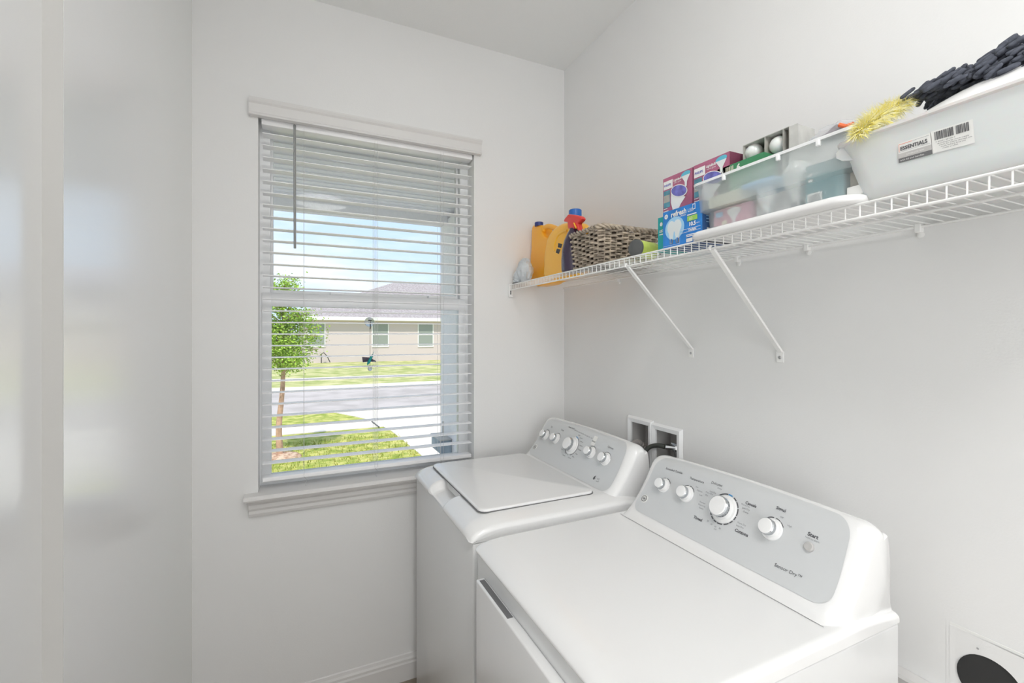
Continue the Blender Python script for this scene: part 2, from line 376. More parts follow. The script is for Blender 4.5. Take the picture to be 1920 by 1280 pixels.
# ------------------------------------------------------------------ blind
BX0, BX1 = WX0 + .011, WX1 - .006
BL = thing('window_blind', (.31, 2.115, .957), 'white horizontal slat blind hanging open inside the window', 'blind')
mb = MB(); mb.box((BX0, 2.088, 2.388), (BX1, 2.142, 2.4285), M['slat'], .002); mb.obj('headrail', BL)
for k in range(29):
    z = 2.3555 - .04744 * k
    mb = MB(); n = 6; tp = []; bt = []
    for i in range(n + 1):
        t = i / n; y = 2.0905 + .0495 * t; c = .0022 * math.sin(math.pi * t)
        tp.append((y, z + c + .0013)); bt.append((y, z + c - .0013))
    loop = tp + bt[::-1]
    mb.loft([[Vector((x, y, zz)) for y, zz in loop] for x in (BX0 + .003, BX1 - .003)], M['slat']); mb.obj('slat', BL)
mb = MB(); mb.box((BX0 + .003, 2.091, .956), (BX1 - .003, 2.141, .973), M['slat'], .003); mb.obj('bottom_rail', BL)
for cx in (.024, .308, .606):
    mb = MB()
    for dy in (2.0885, 2.1425):
        mb.tube([(cx, dy, 2.40), (cx, dy, .965)], .0007, M['slatdark'], 5)
        if cx > .1: mb.tube([(cx + .013, dy, 2.40), (cx + .013, dy, .965)], .0007, M['slatdark'], 5)
    mb.tube([(cx, 2.0885, .962), (cx + .012, 2.088, .945), (cx + .004, 2.088, .932), (cx + .010, 2.088, .915)], .0010, M['slatdark'], 5)
    mb.obj('ladder_cord', BL)
mb = MB(); mb.tube([(-.011, 2.083, 2.405), (-.010, 2.080, 1.90)], .0052, M['wand'], 6); mb.tube([(-.011, 2.0865, 2.41), (-.011, 2.082, 2.403)], .002, M['white'], 6)
mb.obj('tilt_wand', BL)
for cx in (-.118, .024, .308, .612, .752):
    mb = MB(); mb.lathe([(.0022, 0), (.0022, .0012)], (cx, 2.0878, 2.418), (0, -1, 0), M['screw'], 10); mb.obj('rivet', BL)

# ------------------------------------------------------------------ suncatcher on the lower pane
SUNC = thing('suncatcher', (.298, 2.168, 1.39), 'small hummingbird suncatcher hanging from a suction cup on the lower window pane', 'suncatcher')
c = (.298, 2.1835, 1.605)
mb = MB(); mb.lathe([(.022, 0), (.021, .003), (.012, .007), (.006, .009), (.005, .014), (.006, .016)], c, (0, -1, 0), M['clear'], 24); mb.obj('suction_cup', SUNC)
mb = MB(); mb.tube([(.300, 2.166, 1.607), (.299, 2.164, 1.58), (.298, 2.166, 1.572)], .0022, M['black'], 6); mb.tube([(.298, 2.166, 1.59), (.298, 2.166, 1.40)], .0009, M['black'], 5)
mb.tube([(.29, 2.166, 1.612), (.306, 2.166, 1.612)], .002, M['black'], 5); mb.obj('hanging_wire', SUNC)
mb = MB()
mb.lathe([(0, -.026), (.004, -.020), (.0075, -.006), (.006, .008), (.0055, .014), (.0065, .019), (.004, .025), (.0012, .028), (.0008, .042)], (.297, 2.166, 1.432), (.45, 0, .9), M['teal'], 12)
for sx, l in ((-1, .034), (1, .028)):
    mb.add([(.297, 2.166, 1.442), (.297 + sx * l, 2.163, 1.435 - .010 * sx), (.297 + sx * l * .9, 2.166, 1.422), (.297, 2.168, 1.425)], [(0, 1, 2, 3)], M['viol'])
    mb.add([(.297, 2.164, 1.444), (.297 + sx * l, 2.161, 1.437 - .010 * sx), (.297 + sx * l * .9, 2.164, 1.424), (.297, 2.166, 1.427)], [(0, 1, 2, 3)], M['plum'])
mb.obj('hummingbird', SUNC)
mb = MB(); mb.lathe([(0, -.011), (.006, -.009), (.0105, -.002), (.0105, .002), (.006, .009), (0, .011)], (.298, 2.166, 1.393), (0, 0, 1), M['clear'], 16); mb.obj('glass_bead', SUNC)

# ------------------------------------------------------------------ wire shelf
SZ, SXF = 1.795, .955
SH = thing('wire_shelf', (1.11, 1.0, SZ), 'long white ventilated wire shelf fixed along the right wall', 'shelf')
YS0, YS1 = -.55, 2.068
mb = MB(); k = 0; y = YS1 - .012
while y > YS0:
    mb.tube([(XW - .006, y, SZ - .002), (SXF + .002, y, SZ - .002), (SXF, y, SZ - .004), (SXF, y, SZ - .027)], .0014, M['wire'], 6); y -= .0254
mb.obj('wire_deck', SH)
for nm, x, z, r in (('front_rail', SXF - .0012, SZ - .002, .0026), ('lower_rail', SXF - .0012, SZ - .028, .0028), ('rear_rail', XW - .012, SZ - .0062, .0028), ('middle_rail', 1.115, SZ - .0062, .0026)):
    mb = MB(); mb.tube([(x, YS0, z), (x, YS1, z)], r, M['wire'], 8); mb.obj(nm, SH)
for by in (1.195, .862):
    mb = MB(); a = Vector((SXF + .004, by - .012, SZ - .030)); b = Vector((XW - .004, by + .018, 1.495))
    d = (b - a).normalized(); s = d.cross(Vector((0, 1, 0))).normalized(); sd = Vector((0, 1, 0))
    pr = [(-.0085, .0035), (-.0065, -.001), (.0065, -.001), (.0085, .0035), (.0070, .0040), (.0055, .001), (-.0055, .001), (-.0070, .0040)]
    mb.loft([[p + sd * u + s * v for u, v in pr] for p in (a, b)], M['wire'])
    mb.box((XW - .006, by + .008, 1.467), (XW - .001, by + .030, 1.500), M['wire'], .001)
    mb.tube([a + Vector((-.007, 0, -.002)), a + Vector((-.008, 0, .006)), a + Vector((-.003, 0, .010))], .0035, M['wire'], 6)
    br = mb.obj('support_brace', SH)
    mb = MB(); mb.lathe([(.0045, 0), (.0045, .001), (.003, .0025), (0, .003)], (XW - .006, by + .019, 1.482), (-1, 0, 0), M['screw'], 12); o = mb.obj('screw', br); o.location = (0, 0, 0)
for by in (1.02, .80, .55, 1.62, .15):
    mb = MB(); mb.box((XW - .017, by - .006, SZ - .018), (XW - .0005, by + .006, SZ + .002), M['wire'], .002)
    mb.lathe([(.007, 0), (.007, .003), (.003, .005)], (XW - .0005, by, SZ - .022), (-1, 0, 0), M['wire'], 14); o = mb.obj('wall_clip', SH)
mb = MB(); mb.box((SXF - .008, 2.066, SZ - .062), (SXF + .014, 2.0795, SZ + .004), M['wire'], .002); mb.box((SXF - .002, 2.064, SZ - .05), (SXF + .002, 2.066, SZ - .03), M['black']); mb.obj('end_bracket', SH)

# ------------------------------------------------------------------ laundry appliances
PROF = [(.948, .968), (.965, .975), (.985, .990), (1.008, 1.015), (1.030, 1.046), (1.050, 1.080), (1.068, 1.112), (1.082, 1.134), (1.096, 1.147), (1.112, 1.152), (1.132, 1.149), (1.148, 1.136), (1.156, 1.11), (1.160, 1.06), (1.160, .955)]
def catmull(P, n=6):
    out = []
    for i in range(len(P) - 1):
        p0 = P[max(i - 1, 0)]; p1 = P[i]; p2 = P[i + 1]; p3 = P[min(i + 2, len(P) - 1)]
        for k in range(n):
            t = k / n
            out.append(tuple(.5 * (2 * b + (c - a) * t + (2 * a - 5 * b + 4 * c - d) * t * t + (3 * b - a - 3 * c + d) * t ** 3) for a, b, c, d in zip(p0, p1, p2, p3)))
    out.append(tuple(P[-1])); return out
class Console:
    def __init__(s, yc, dz=0, W=.333):
        s.yc = yc; s.W = W; s.P = [(x, z + dz * (1 if i < 14 else 0)) for i, (x, z) in enumerate(PROF)]; s.C = catmull(s.P, 5)
        s.S = [0]
        for a, b in zip(s.C, s.C[1:]): s.S.append(s.S[-1] + math.hypot(b[0] - a[0], b[1] - a[1]))
    def at(s, q):
        i = 0
        while i < len(s.S) - 2 and s.S[i + 1] < q: i += 1
        t = (q - s.S[i]) / (s.S[i + 1] - s.S[i]); a, b = s.C[i], s.C[i + 1]
        d = Vector((b[0] - a[0], b[1] - a[1])).normalized()
        return lerp(a[0], b[0], t), lerp(a[1], b[1], t), Vector((-d.y, d.x))
    def arch(s, u, z): return -.010 * (u / s.W) ** 2 * sm((z - .99) / .12)
    def surf(s, u, q, off=0):
        x, z, n = s.at(q); return Vector((x + n.x * off, s.yc + u, z + n.y * off + s.arch(u, z)))
    def normal(s, q): n = s.at(q)[2]; return Vector((n.x, 0, n.y))
    def body(s, root, m):
        mb = MB(); R = .042; loops = []
        us = []
        for k in range(0, 11): us.append(s.W - R * (1 - math.sin(math.radians(8.5 * k))))
        full = [-u for u in us[::-1]] + [lerp(-us[0], us[0], t / 8) for t in range(1, 8)] + us
        for u in full:
            e = max(0, abs(u) - (s.W - R)); d = (R - math.sqrt(max(0, R * R - e * e))) * .62
            lp = []
            for (x, z), q in zip(s.C, s.S):
                n = s.at(min(q, s.S[-1] - 1e-4))[2]; kk = sm((z - .95) / .03)
                if x > 1.15: kk *= .4
                lp.append(Vector((x - n.x * d * kk, s.yc + u, z - n.y * d * kk + s.arch(u, z))))
            lp.append(Vector((s.C[0][0], s.yc + u, .95)))
            loops.append(lp)
        mb.loft(loops, m); return mb.obj('console', root, angle=50)
    def panel(s, root, q0, q1, hw0, hw1, m):
        mb = MB(); rows = []; n = 34; rb, rt = .034, .050
        for i in range(n + 1):
            t = i / n; t = .5 - .5 * math.cos(math.pi * t); q = lerp(q0, q1, t); hw = lerp(hw0, hw1, sm(t))
            eb = q - q0; et = q1 - q
            if eb < rb: hw -= rb - math.sqrt(max(0, rb * rb - (rb - eb) ** 2))
            if et < rt: hw -= rt - math.sqrt(max(0, rt * rt - (rt - et) ** 2))
            rows.append([s.surf(lerp(-hw, hw, k / 20), q, .0012) for k in range(21)])
        mb.grid(rows, m); me = mb.obj('control_panel', root)
        # raised rim around the panel
        return me
    def mp(s, u0, q0, off=.0020):
        return lambda x, y: s.surf(u0 - x, q0 + y, off)
    def arc(s, mb, u0, q0, r, w, a0, a1, m, off=.0020):
        n = max(3, int(abs(a1 - a0) / 6)); rows = [[], []]
        for k in range(n + 1):
            a = math.radians(lerp(a0, a1, k / n))
            for j, rr in enumerate((r, r + w)): rows[j].append(s.surf(u0 - rr * math.sin(a), q0 + rr * math.cos(a), off))
        mb.grid(rows, m)
    def knob(s, root, u, q, R, H, big=False):
        o = s.surf(u, q, .0008); n = s.normal(q)
        mb = MB(); mb.lathe([(R * 1.38, 0), (R * 1.38, .002), (R * 1.30, .0045), (R * 1.08, .0052), (R * 1.04, H * .35), (R * .98, H * .50)], o, n, M['knob'], 36)
        k = mb.obj('knob', root)
        mb = MB(); mb.lathe([(R * .98, H * .50), (R * 1.03, H * .54), (R * 1.03, H * .86), (R * .93, H * .94)], o, n, M['chrome'], 36)
        c = mb.obj('chrome_ring', k, label='chrome ring'); c.location = (0, 0, 0)
        mb = MB(); mb.lathe([(R * .93, H * .94), (R * .86, H), (R * .5, H * 1.03), (0, H * 1.04)], o, n, M['knob'], 36)
        c = mb.obj('knob_cap', k); c.location = (0, 0, 0)
def top_deck(yc, hw, prof, m, notch=None, R=.03, ny=70, crown=0):
    C = catmull(prof, 5); loops = []
    us = [hw - R * (1 - math.sin(math.radians(9 * k))) for k in range(0, 11)]
    full = [-u for u in us[::-1]] + [lerp(-us[0], us[0], t / ny) for t in range(1, ny)] + us
    for u in full:
        e = max(0, abs(u) - (hw - R)); d = (R - math.sqrt(max(0, R * R - e * e)))
        lp = []
        for i, (x, z) in enumerate(C):
            z -= crown * max(0, (abs(u) - (hw - .062)) / .062) ** 1.4 * sm((z - prof[0][1]) / .02)
            fx = sm(1 - (x - prof[0][0]) / .10)
            zz = z - d * .75 * sm((z - prof[0][1]) / .02); xx = x + d * fx * .9
            if notch: zz, xx = notch(yc + u, xx, zz)
            lp.append(Vector((xx, yc + u, zz)))
        lp.append(Vector((C[-1][0], yc + u, prof[0][1]))); loops.append(lp)
    mb = MB(); mb.loft(loops, m); return mb
DY, WY, HW = .8850, 1.630, .3445
WC, WH = 1.620, .354
# ---- dryer (nearest)
DR = thing('clothes_dryer', (.81, DY, 0), 'white front loading dryer with silver control panel, nearest the camera', 'dryer')
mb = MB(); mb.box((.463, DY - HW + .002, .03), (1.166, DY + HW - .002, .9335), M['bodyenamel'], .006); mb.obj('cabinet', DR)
prof = [(.456, .936), (.4535, .941), (.456, .947), (.468, .955), (.488, .960), (.520, .9635), (.56, .9650), (.70, .966), (.948, .967), (1.05, .967), (1.162, .955)]
top_deck(DY, HW + .0005, prof, M['enamel'], R=.016).obj('top_deck', DR, angle=50)
CD = Console(DY); CD.body(DR, M['enamel'])
mb = MB(); mb.grid([[Vector((.9475 + dx, y, .9683)) for y in (DY - .318, DY + .318)] for dx in (-.0009, .0004)], M['slot']); mb.obj('seam', DR)
CD.panel(DR, .038, .246, .304, .296, M['panel'])
QK = .150
for u, R, H in ((.228, .0165, .028), (.135, .0180, .028), (.002, .0275, .032), (-.136, .0195, .030)): CD.knob(DR, u, QK, R, H)
o = CD.surf(-.229, .147, .001); n = CD.normal(.147)
mb = MB(); mb.lathe([(.0105, 0), (.0105, .006), (.0085, .008), (0, .0078)], o, n, M['boxin'], 24); mb.obj('start_button', DR, label='round grey start button')
class Zones(dict):
    def __init__(z, C, root, us): z.C, z.root, z.us = C, root, us
    def pick(z, u, q):
        k = 'name' if q < .088 else min(z.us, key=lambda a: abs(a - u))
        if k not in z: z[k] = MB()
        return z[k]
    def arc(z, u, q, *a): z.C.arc(z.pick(u, q), u, q, *a)
    def T(z, b, s, u, q, m=None, al='CENTER', bo=0): z.pick(u, q).text(b, s, z.C.mp(u, q), m or M['print'], al, bo)
    def done(z):
        for k, m in z.items(): m.obj('printed_name' if k == 'name' else 'dial_marking', z.root, label='dark printed lettering')
ZD = Zones(CD, DR, (.228, .135, .002, -.136, -.229)); T = ZD.T
for u, r, arcs in ((.228, .024, ((-80, -8), (8, 60))), (.135, .0255, ((-60, -6), (6, 20), (26, 62))), (-.136, .028, ((-70, -6), (4, 30), (34, 60)))):
    for a, b in arcs: ZD.arc(u, QK, r, .0018, a, b, M['print'])
for a, b in ((-80, -4), (24, 40), (44, 66), (70, 96), (100, 114), (120, 134), (138, 158), (164, 186), (190, 204), (208, 222), (226, 248)): ZD.arc(.002, QK, .0395, .0030, a, b, M['print'])
ZD.arc(.002, QK, .0395, .0032, -2, 16, M['printb'])
T('Extended Tumble', .0098, .212, .202); T('Temperature', .0100, .118, .196); T('Delicates', .0100, .050, .204)
T('Casuals', .0105, -.066, .184, bo=.0002); T('Cottons', .0115, -.068, .108, bo=.0003); T('Timed', .0115, .066, .094, bo=.0003); T('Signal', .0110, -.142, .200, bo=.0002)
T('Start', .0120, -.228, .171, bo=.0003); T('Sensor Dry\u2122', .0115, -.205, .072)
for b, u, q in (('Hot', .108, .178), ('Medium', .095, .170), ('Low', .086, .160), ('Off', -.150, .184), ('High', -.174, .172), ('Damp', .036, .196), ('Less Dry', .052, .180), ('More Dry', .062, .174), ('Dry', .068, .166), ('More Dry', -.053, .178), ('Less Dry', -.057, .170), ('Damp', -.060, .162), ('More Dry', -.060, .130), ('Less Dry', -.058, .122), ('Freshen', .072, .142), ('Warm Up', .071, .134), ('Steam', .069, .126), ('20', .034, .101), ('40', .020, .097), ('60', .006, .096), ('80', -.008, .096), ('Off', .004, .089), ('hold to start', -.229, .164)):
    T(b, .0062, u, q, M['printg'])
ZD.done()
def roundel(C, root, u, q):
    mb = MB(); n = C.normal(q); mb.lathe([(.0135, 0), (.0135, .0015), (.0125, .0022), (0, .0022)], C.surf(u, q, .0008), n, M['label'], 28)
    C.arc(mb, u, q, .0085, .0020, 0, 360, M['print'], .0036); mb.text('GE', .0088, lambda x, y: C.surf(u - x, q - .003 + y, .0037), M['print'], 'CENTER', .0003)
    mb.obj('round_badge', root, label='small round white badge with a dark monogram')
roundel(CD, DR, .277, .085)
mb = MB(); mb.box((.437, DY - .29, .20), (.463, 1.170, .8875), M['enamel'], .005); dd = mb.obj('door', DR)
mb = MB(); mb.box((.4425, .975, .86), (.4575, 1.158, .8882), M['slot'], .001); o = mb.obj('handle_recess', dd, label='dark grey handle recess'); o.location = (0, 0, 0)
for yy in (DY - .29, DY + .29):
    for xx in (.50, 1.12):
        mb = MB(); mb.lathe([(.02, 0), (.02, .012), (.012, .014), (.012, .034)], (xx, yy, 0), (0, 0, 1), M['black'], 14); mb.obj('foot', DR)
# ---- washer (by the window)
WA = thing('washing_machine', (.81, WY, 0), 'white top loading washing machine with hinged lid, under the window', 'washing machine')
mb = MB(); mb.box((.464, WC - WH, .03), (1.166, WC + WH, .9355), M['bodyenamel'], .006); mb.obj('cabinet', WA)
def notch(y, x, z):
    t = sm((y - 1.535) / .03) * sm((1.735 - y) / .03); 
    fx = sm((.538 - x) / .012)
    if t > 0 and x < .54:
        d = .034 * t * fx * sm((x - .446) / .022); return max(z - d, .940), x + .010 * t * sm((.47 - x) / .02)
    return z, x
prof = [(.457, .938), (.4535, .944), (.4545, .952), (.461, .963), (.474, .974), (.490, .981), (.504, .985), (.518, .9875), (.532, .989), (.546, .990), (.60, .991), (.948, .991), (1.05, .985), (1.162, .955)]
top_deck(WC, WH + .0005, prof, M['enamel'], notch, R=.013, ny=120, crown=.016).obj('top_deck', WA, angle=50)
mb = MB()
mb.loft([rrect(.5135, .9495, WY - .2935, WY + .2835, .030, .9905), rrect(.5135, .9495, WY - .2935, WY + .2835, .030, .9925)], M['slot']); mb.obj('lid_gap_shadow', WA, label='dark slab standing in for the gap shadow under the lid')  # thin dark slab stands in for the shadow in the lid gap
mb = MB(); a = (.516, .947, WY - .290, WY + .280)
mb.loft([rrect(a[0] + i, a[1] - i * .3, a[2] + i, a[3] - i, .028, z) for i, z in ((0, .9930), (0, .9985), (.002, 1.0005), (.006, 1.0012))], M['enamel']); mb.obj('lid', WA, angle=60)
CW = Console(WY, .004); CW.body(WA, M['enamel'])
CW.panel(WA, .038, .246, .304, .296, M['panel'])
for u, R, H in ((.247, .0175, .028), (.152, .0180, .028), (.018, .0275, .034), (-.118, .0180, .029), (-.212, .0185, .029)): CW.knob(WA, u, QK + (.004 if abs(u) > .1 else 0), R, H)
ZW = Zones(CW, WA, (.247, .152, .018, -.118, -.212)); T = ZW.T
for u in (.247, .152, -.118, -.212): ZW.arc(u, QK + .004, .0260, .0018, -50, 70, M['print'])
for a, b in ((30, 160), (176, 182), (196, 240)): ZW.arc(.018, QK, .0405, .0022, a, b, M['print'])
ZW.arc(.018, QK, .0405, .0026, 0, 30, M['printb'])
for a in (10, 35, 55, 75, 95, 118, 140, 165, 195, 235):
    r = math.radians(a); p = (.018 - .052 * math.sin(r), QK + .052 * math.cos(r) - .002); T('Cottons' if a % 2 else 'Bulky', .0065, p[0] - (.008 if a < 180 else -.008), p[1], M['print'])
T('Soil', .0105, .230, .196); T('Temp', .0105, .135, .196); T('Rinse', .0100, -.105, .196); T('Options', .0105, -.212, .198); T('Water Level', .0100, .08, .218)
for k in range(9): T('Hot' if k % 3 else 'Cold', .0065, .045 - k * .016, .214 - .001 * k)
T('6', .0230, -.205, .064, M['print'], 'CENTER', .0008); T('4.5', .0095, -.228, .070); T('cu ft', .0080, -.230, .061)
ZW.done()
mb = MB()
rows = [[CW.surf(lerp(-.093, -.118, k / 4), q, .0022) for k in range(5)] for q in (.182, .222)]; mb.grid(rows, M['label']); mb.obj('energy_sticker', WA, label='small white paper sticker')
roundel(CW, WA, .279, .080)
for yy in (WY - .29, WY + .29):
    for xx in (.50, 1.12):
        mb = MB(); mb.lathe([(.02, 0), (.02, .012), (.012, .014), (.012, .034)], (xx, yy, 0), (0, 0, 1), M['black'], 14); mb.obj('foot', WA)

# ------------------------------------------------------------------ laundry outlet box in the right wall, hoses
OX = thing('laundry_outlet_box', (XW, (OB[0] + OB[1]) / 2, OB[2]), 'white recessed laundry outlet box in the right wall behind the machines', 'outlet box')
mb = MB(); ym = 1.410; e = .001
for (a, b, c2, d2) in ((OB[0] + e, ym - .012, OB[2] + e, OB[3] - e), (ym + .012, OB[1] - e, OB[2] + e, OB[3] - e)):
    mb.box((XW + .075, a, c2), (XW + .078, b, d2), M['boxin'])
    mb.box((XW, a, c2), (XW + .078, a + .003, d2), M['boxin']); mb.box((XW, b - .003, c2), (XW + .078, b, d2), M['boxin'])
    mb.box((XW, a, c2), (XW + .078, b, c2 + .003), M['boxin']); mb.box((XW, a, d2 - .003), (XW + .078, b, d2), M['boxin'])
mb.box((XW + .002, ym - .012, OB[2] + e), (XW + .078, ym + .012, OB[3] - e), M['boxin'])
mb.obj('recess', OX, smooth=False)
def ringframe(mb, y0, y1, z0, z1, wd, x0, x1, m):
    o_ = [(y0, z0), (y1, z0), (y1, z1), (y0, z1)]; i_ = [(y0 + wd, z0 + wd), (y1 - wd, z0 + wd), (y1 - wd, z1 - wd), (y0 + wd, z1 - wd)]
    vs = [Vector((x0, *p)) for p in o_] + [Vector((x1, *p)) for p in o_] ; vs[4:8] = [Vector((x1, p[0] + (wd * .35 if p[0] == y0 else -wd * .35), p[1] + (wd * .35 if p[1] == z0 else -wd * .35))) for p in o_]
    vs += [Vector((x1 + .004, *p)) for p in i_] + [Vector((x0, *p)) for p in i_]
    fs = []
    for l in range(3):
        for k in range(4): fs.append((l * 4 + k, l * 4 + (k + 1) % 4, (l + 1) * 4 + (k + 1) % 4, (l + 1) * 4 + k))
    mb.add(vs, fs, m)
mb = MB(); ringframe(mb, OB[0] - .014, ym + .004, OB[2] - .014, OB[3] + .008, .024, XW - .001, XW - .013, M['white']); mb.obj('face_frame', OX, smooth=False)
mb = MB(); ringframe(mb, ym - .004, OB[1] + .014, OB[2] - .014, OB[3] + .014, .024, XW - .001, XW - .013, M['white']); mb.obj('face_frame', OX, smooth=False)
mb = MB(); vy = 1.318
vz_ = 1.118
mb.tube([(XW + .030, vy, .99), (XW + .030, vy, vz_ - .006)], .008, M['chrome'], 12); mb.lathe([(.013, 0), (.015, .008), (.010, .02), (.006, .03)], (XW + .030, vy, vz_ - .012), (0, 0, 1), M['chrome'], 12)
mb.tube([(XW + .028, vy, vz_), (XW + .006, vy + .03, vz_)], .0105, M['chrome'], 12); mb.box((XW + .020, vy - .025, vz_ + .010), (XW + .032, vy + .02, vz_ + .018), M['chrome'], .002)
mb.tube([(XW + .045, vy - .01, vz_ + .018), (XW + .045, vy - .01, 1.18)], .006, M['white'], 10)
mb.obj('shutoff_valve', OX, label='metal shutoff valve')
def bez(P, n=26):
    P = [Vector(p) for p in P]; return [Vector(v) for v in catmull([tuple(p) for p in P], max(2, n // (len(P) - 1)))]
mb = MB(); mb.tube(bez([(XW + .004, vy + .033, vz_), (XW - .010, vy + .060, vz_ + .001), (XW - .030, vy + .085, vz_ - .012), (XW - .050, vy + .098, vz_ - .050), (XW - .055, vy + .10, .98), (XW - .056, vy + .10, .80)], 40), .0088, M['rubber'], 12)
o = mb.obj('water_supply_hose'); rebase(o, (XW - .05, vy + .13, .8)); tag(o, 'black rubber supply hose curving from the valve in the outlet box', 'hose')
mb = MB(); path = bez([(XW + .04, 1.48, 1.07), (XW - .010, 1.484, 1.105), (XW - .040, 1.482, 1.10), (XW - .062, 1.478, 1.05), (XW - .066, 1.475, .95), (XW - .066, 1.475, .78)], 90)
mb.tube(path, [.0125 + .0016 * math.sin(i * 1.6) for i in range(len(path))], M['ghose'], 14)
o = mb.obj('drain_hose'); rebase(o, (XW - .06, 1.45, .78)); tag(o, 'dark drain hose dropping out of the left outlet box opening behind the washer', 'hose')
mb = MB(); path = bez([(XW - .045, 1.350, .80), (XW - .045, 1.350, .93), (XW - .045, 1.338, 1.02), (XW - .045, 1.305, 1.062), (XW - .045, 1.262, 1.070), (XW - .045, 1.222, 1.045), (XW - .045, 1.205, .98), (XW - .045, 1.20, .90)], 120)
mb.tube(path, [.026 + .0022 * math.sin(i * 1.2) for i in range(len(path))], M['ghose'], 16)
o = mb.obj('dryer_duct'); rebase(o, (XW - .05, 1.34, .80)); tag(o, 'grey ribbed duct arching up in the gap between the two machines', 'duct')
# vent hole panel and ledge on the right wall
mb = MB(); n = 40; vy, vz, vr = VC
pan = thing('vent_panel', (XW, vy, .78), 'raised white wall panel with a round dark vent hole, right of the dryer', 'wall panel')
y0p, y1p, z0p, z1p, xf = -.10, .500, .779, .926, XW - .009
ring = [Vector((xf, vy + vr * math.cos(2 * math.pi * k / n), vz + vr * math.sin(2 * math.pi * k / n))) for k in range(n)]
angs = sorted([2 * math.pi * k / n for k in range(n)] + [math.atan2(zz - vz, yy - vy) % (2 * math.pi) for yy in (y0p, y1p) for zz in (z0p, z1p)])
ring = [Vector((xf, vy + vr * math.cos(a_), vz + vr * math.sin(a_))) for a_ in angs]; outer = []
for a_ in angs:
    c, s_ = math.cos(a_), math.sin(a_)
    tt = min(((y1p - vy) / c if c > 1e-6 else (y0p - vy) / c if c < -1e-6 else 9), ((z1p - vz) / s_ if s_ > 1e-6 else (z0p - vz) / s_ if s_ < -1e-6 else 9))
    outer.append(Vector((xf, vy + c * tt, vz + s_ * tt)))
mb.grid([ring + [ring[0]], outer + [outer[0]]], M['wallR']); VP_ = mb
mb.box((XW - .0012, y0p, z0p), (XW - .0005, y1p, z1p), M['wallR'])
mb.add([(xf, y0p, z1p), (xf, y1p, z1p), (XW - .0005, y1p, z1p + .006), (XW - .0005, y0p, z1p + .006)], [(0, 1, 2, 3)], M['label'])
mb.add([(xf, y1p, z0p), (xf, y1p, z1p), (XW - .0005, y1p + .006, z1p + .006), (XW - .0005, y1p + .006, z0p)], [(0, 1, 2, 3)], M['wallR'])
mb.v = [(lerp(v[0], XW - .0006, max(0, min(1, 1 - (.500 - v[1]) / .14))) if v[0] < XW - .004 else v[0], v[1], v[2]) for v in mb.v]
mb.obj('face_board', pan, smooth=False)
mb = MB(); vr2 = vr - .0005; jag = [vr2 * (1 + (.03 if k % 7 == 0 else 0) * random.random()) for k in range(n)]
mb.grid([[Vector((x, vy + vr * math.cos(2 * math.pi * k / n), vz + vr * math.sin(2 * math.pi * k / n))) for k in list(range(n)) + [0]] for x in (XW - .0035, XW - .0012)], M['black'])
mb.poly([Vector((XW - .0018, vy + vr * math.cos(2 * math.pi * k / n), vz + vr * math.sin(2 * math.pi * k / n))) for k in range(n)], M['dark'])
mb.obj('vent_hole', pan, label='round dark opening')
for yy, zz in ((.452, .906), (.372, .893)):
    mb = MB(); mb.lathe([(.0022, 0), (.0016, .001), (0, .0012)], (xf, yy, zz), (-1, 0, 0), M['screw'], 8); mb.obj('screw', pan)
mb = MB(); pr = [(.001, .700), (.020, .700), (.022, .715), (.016, .725), (.016, .745), (.024, .755), (.030, .768), (.028, .775), (.001, .778)]
mb.loft([[Vector((XW - d, y, z)) for d, z in pr] for y in (YB, .62)], M['trim']); mb.obj('trim_3', kind='structure', smooth=False)

# ------------------------------------------------------------------ things on the shelf
TOP = SZ + .0005
# crumpled grey plastic bag at the far end
def blob(cx, cy, z0, rx, ry, h, seed, amp=.18, nu=28, nv=16, sharp=1.0):
    rnd = random.Random(seed); ph = [(rnd.uniform(0, 6.28), rnd.uniform(0, 6.28), rnd.randint(2, 7), rnd.randint(1, 5)) for _ in range(6)]
    rows = []
    for i in range(nv + 1):
        t = i / nv; rr = (math.sin(math.pi * (t * .92 + .04))) ** .7; row = []
        for k in range(nu):
            a = 2 * math.pi * k / nu; d = sum(abs(math.sin(n1 * a + p1 + n2 * t * 3)) - .6 for p1, p2, n1, n2 in ph) / 6
            r = rr * (1 + amp * 3 * d * sharp)
            row.append(Vector((cx + rx * r * math.cos(a), cy + ry * r * math.sin(a), z0 + h * t * (1 + .12 * d * t))))
        rows.append(row)
    return rows
mb = MB(); mb.loft(blob(.998, 1.995, TOP, .036, .050, .120, 3, .22, 22, 12), M['rag']); 
mb.loft(blob(.985, 2.030, TOP, .028, .030, .070, 5, .25, 18, 10), M['rag']); mb.loft(blob(.978, 2.035, TOP, .020, .028, .03, 9, .2), M['rag'])
mb.tube([(.965, 2.062, TOP + .004), (.963, 2.03, TOP + .003), (.975, 2.0, TOP + .004)], .003, M['black'], 6)
o = mb.obj('plastic_bag', angle=12); rebase(o, (1.0, 2.0, TOP)); tag(o, 'crumpled pale grey plastic bag at the far end of the shelf', 'bag')

def pz(X, zx, ox=940, oy=380, sc=1920 / 310.):   # pixel pairs of a zoomed crop -> (Y,Z) on plane X
    out = []
    for x, y in zx:
        p = onX(ox + x / sc, oy + y / sc, X); out.append((-p.y, p.z))
    return out
def smoothloop(P, n=5):
    L = len(P); out = []
    for i in range(L):
        p0, p1, p2, p3 = P[i - 1], P[i], P[(i + 1) % L], P[(i + 2) % L]
        for k in range(n):
            t = k / n; out.append(tuple(.5 * (2 * b + (c - a) * t + (2 * a - 5 * b + 4 * c - d) * t * t + (3 * b - a - 3 * c + d) * t ** 3) for a, b, c, d in zip(p0, p1, p2, p3)))
    return out
def dedup(P, e=1e-4):
    out = []
    for p in P:
        if not out or abs(p[0] - out[-1][0]) + abs(p[1] - out[-1][1]) > e: out.append(p)
    return out
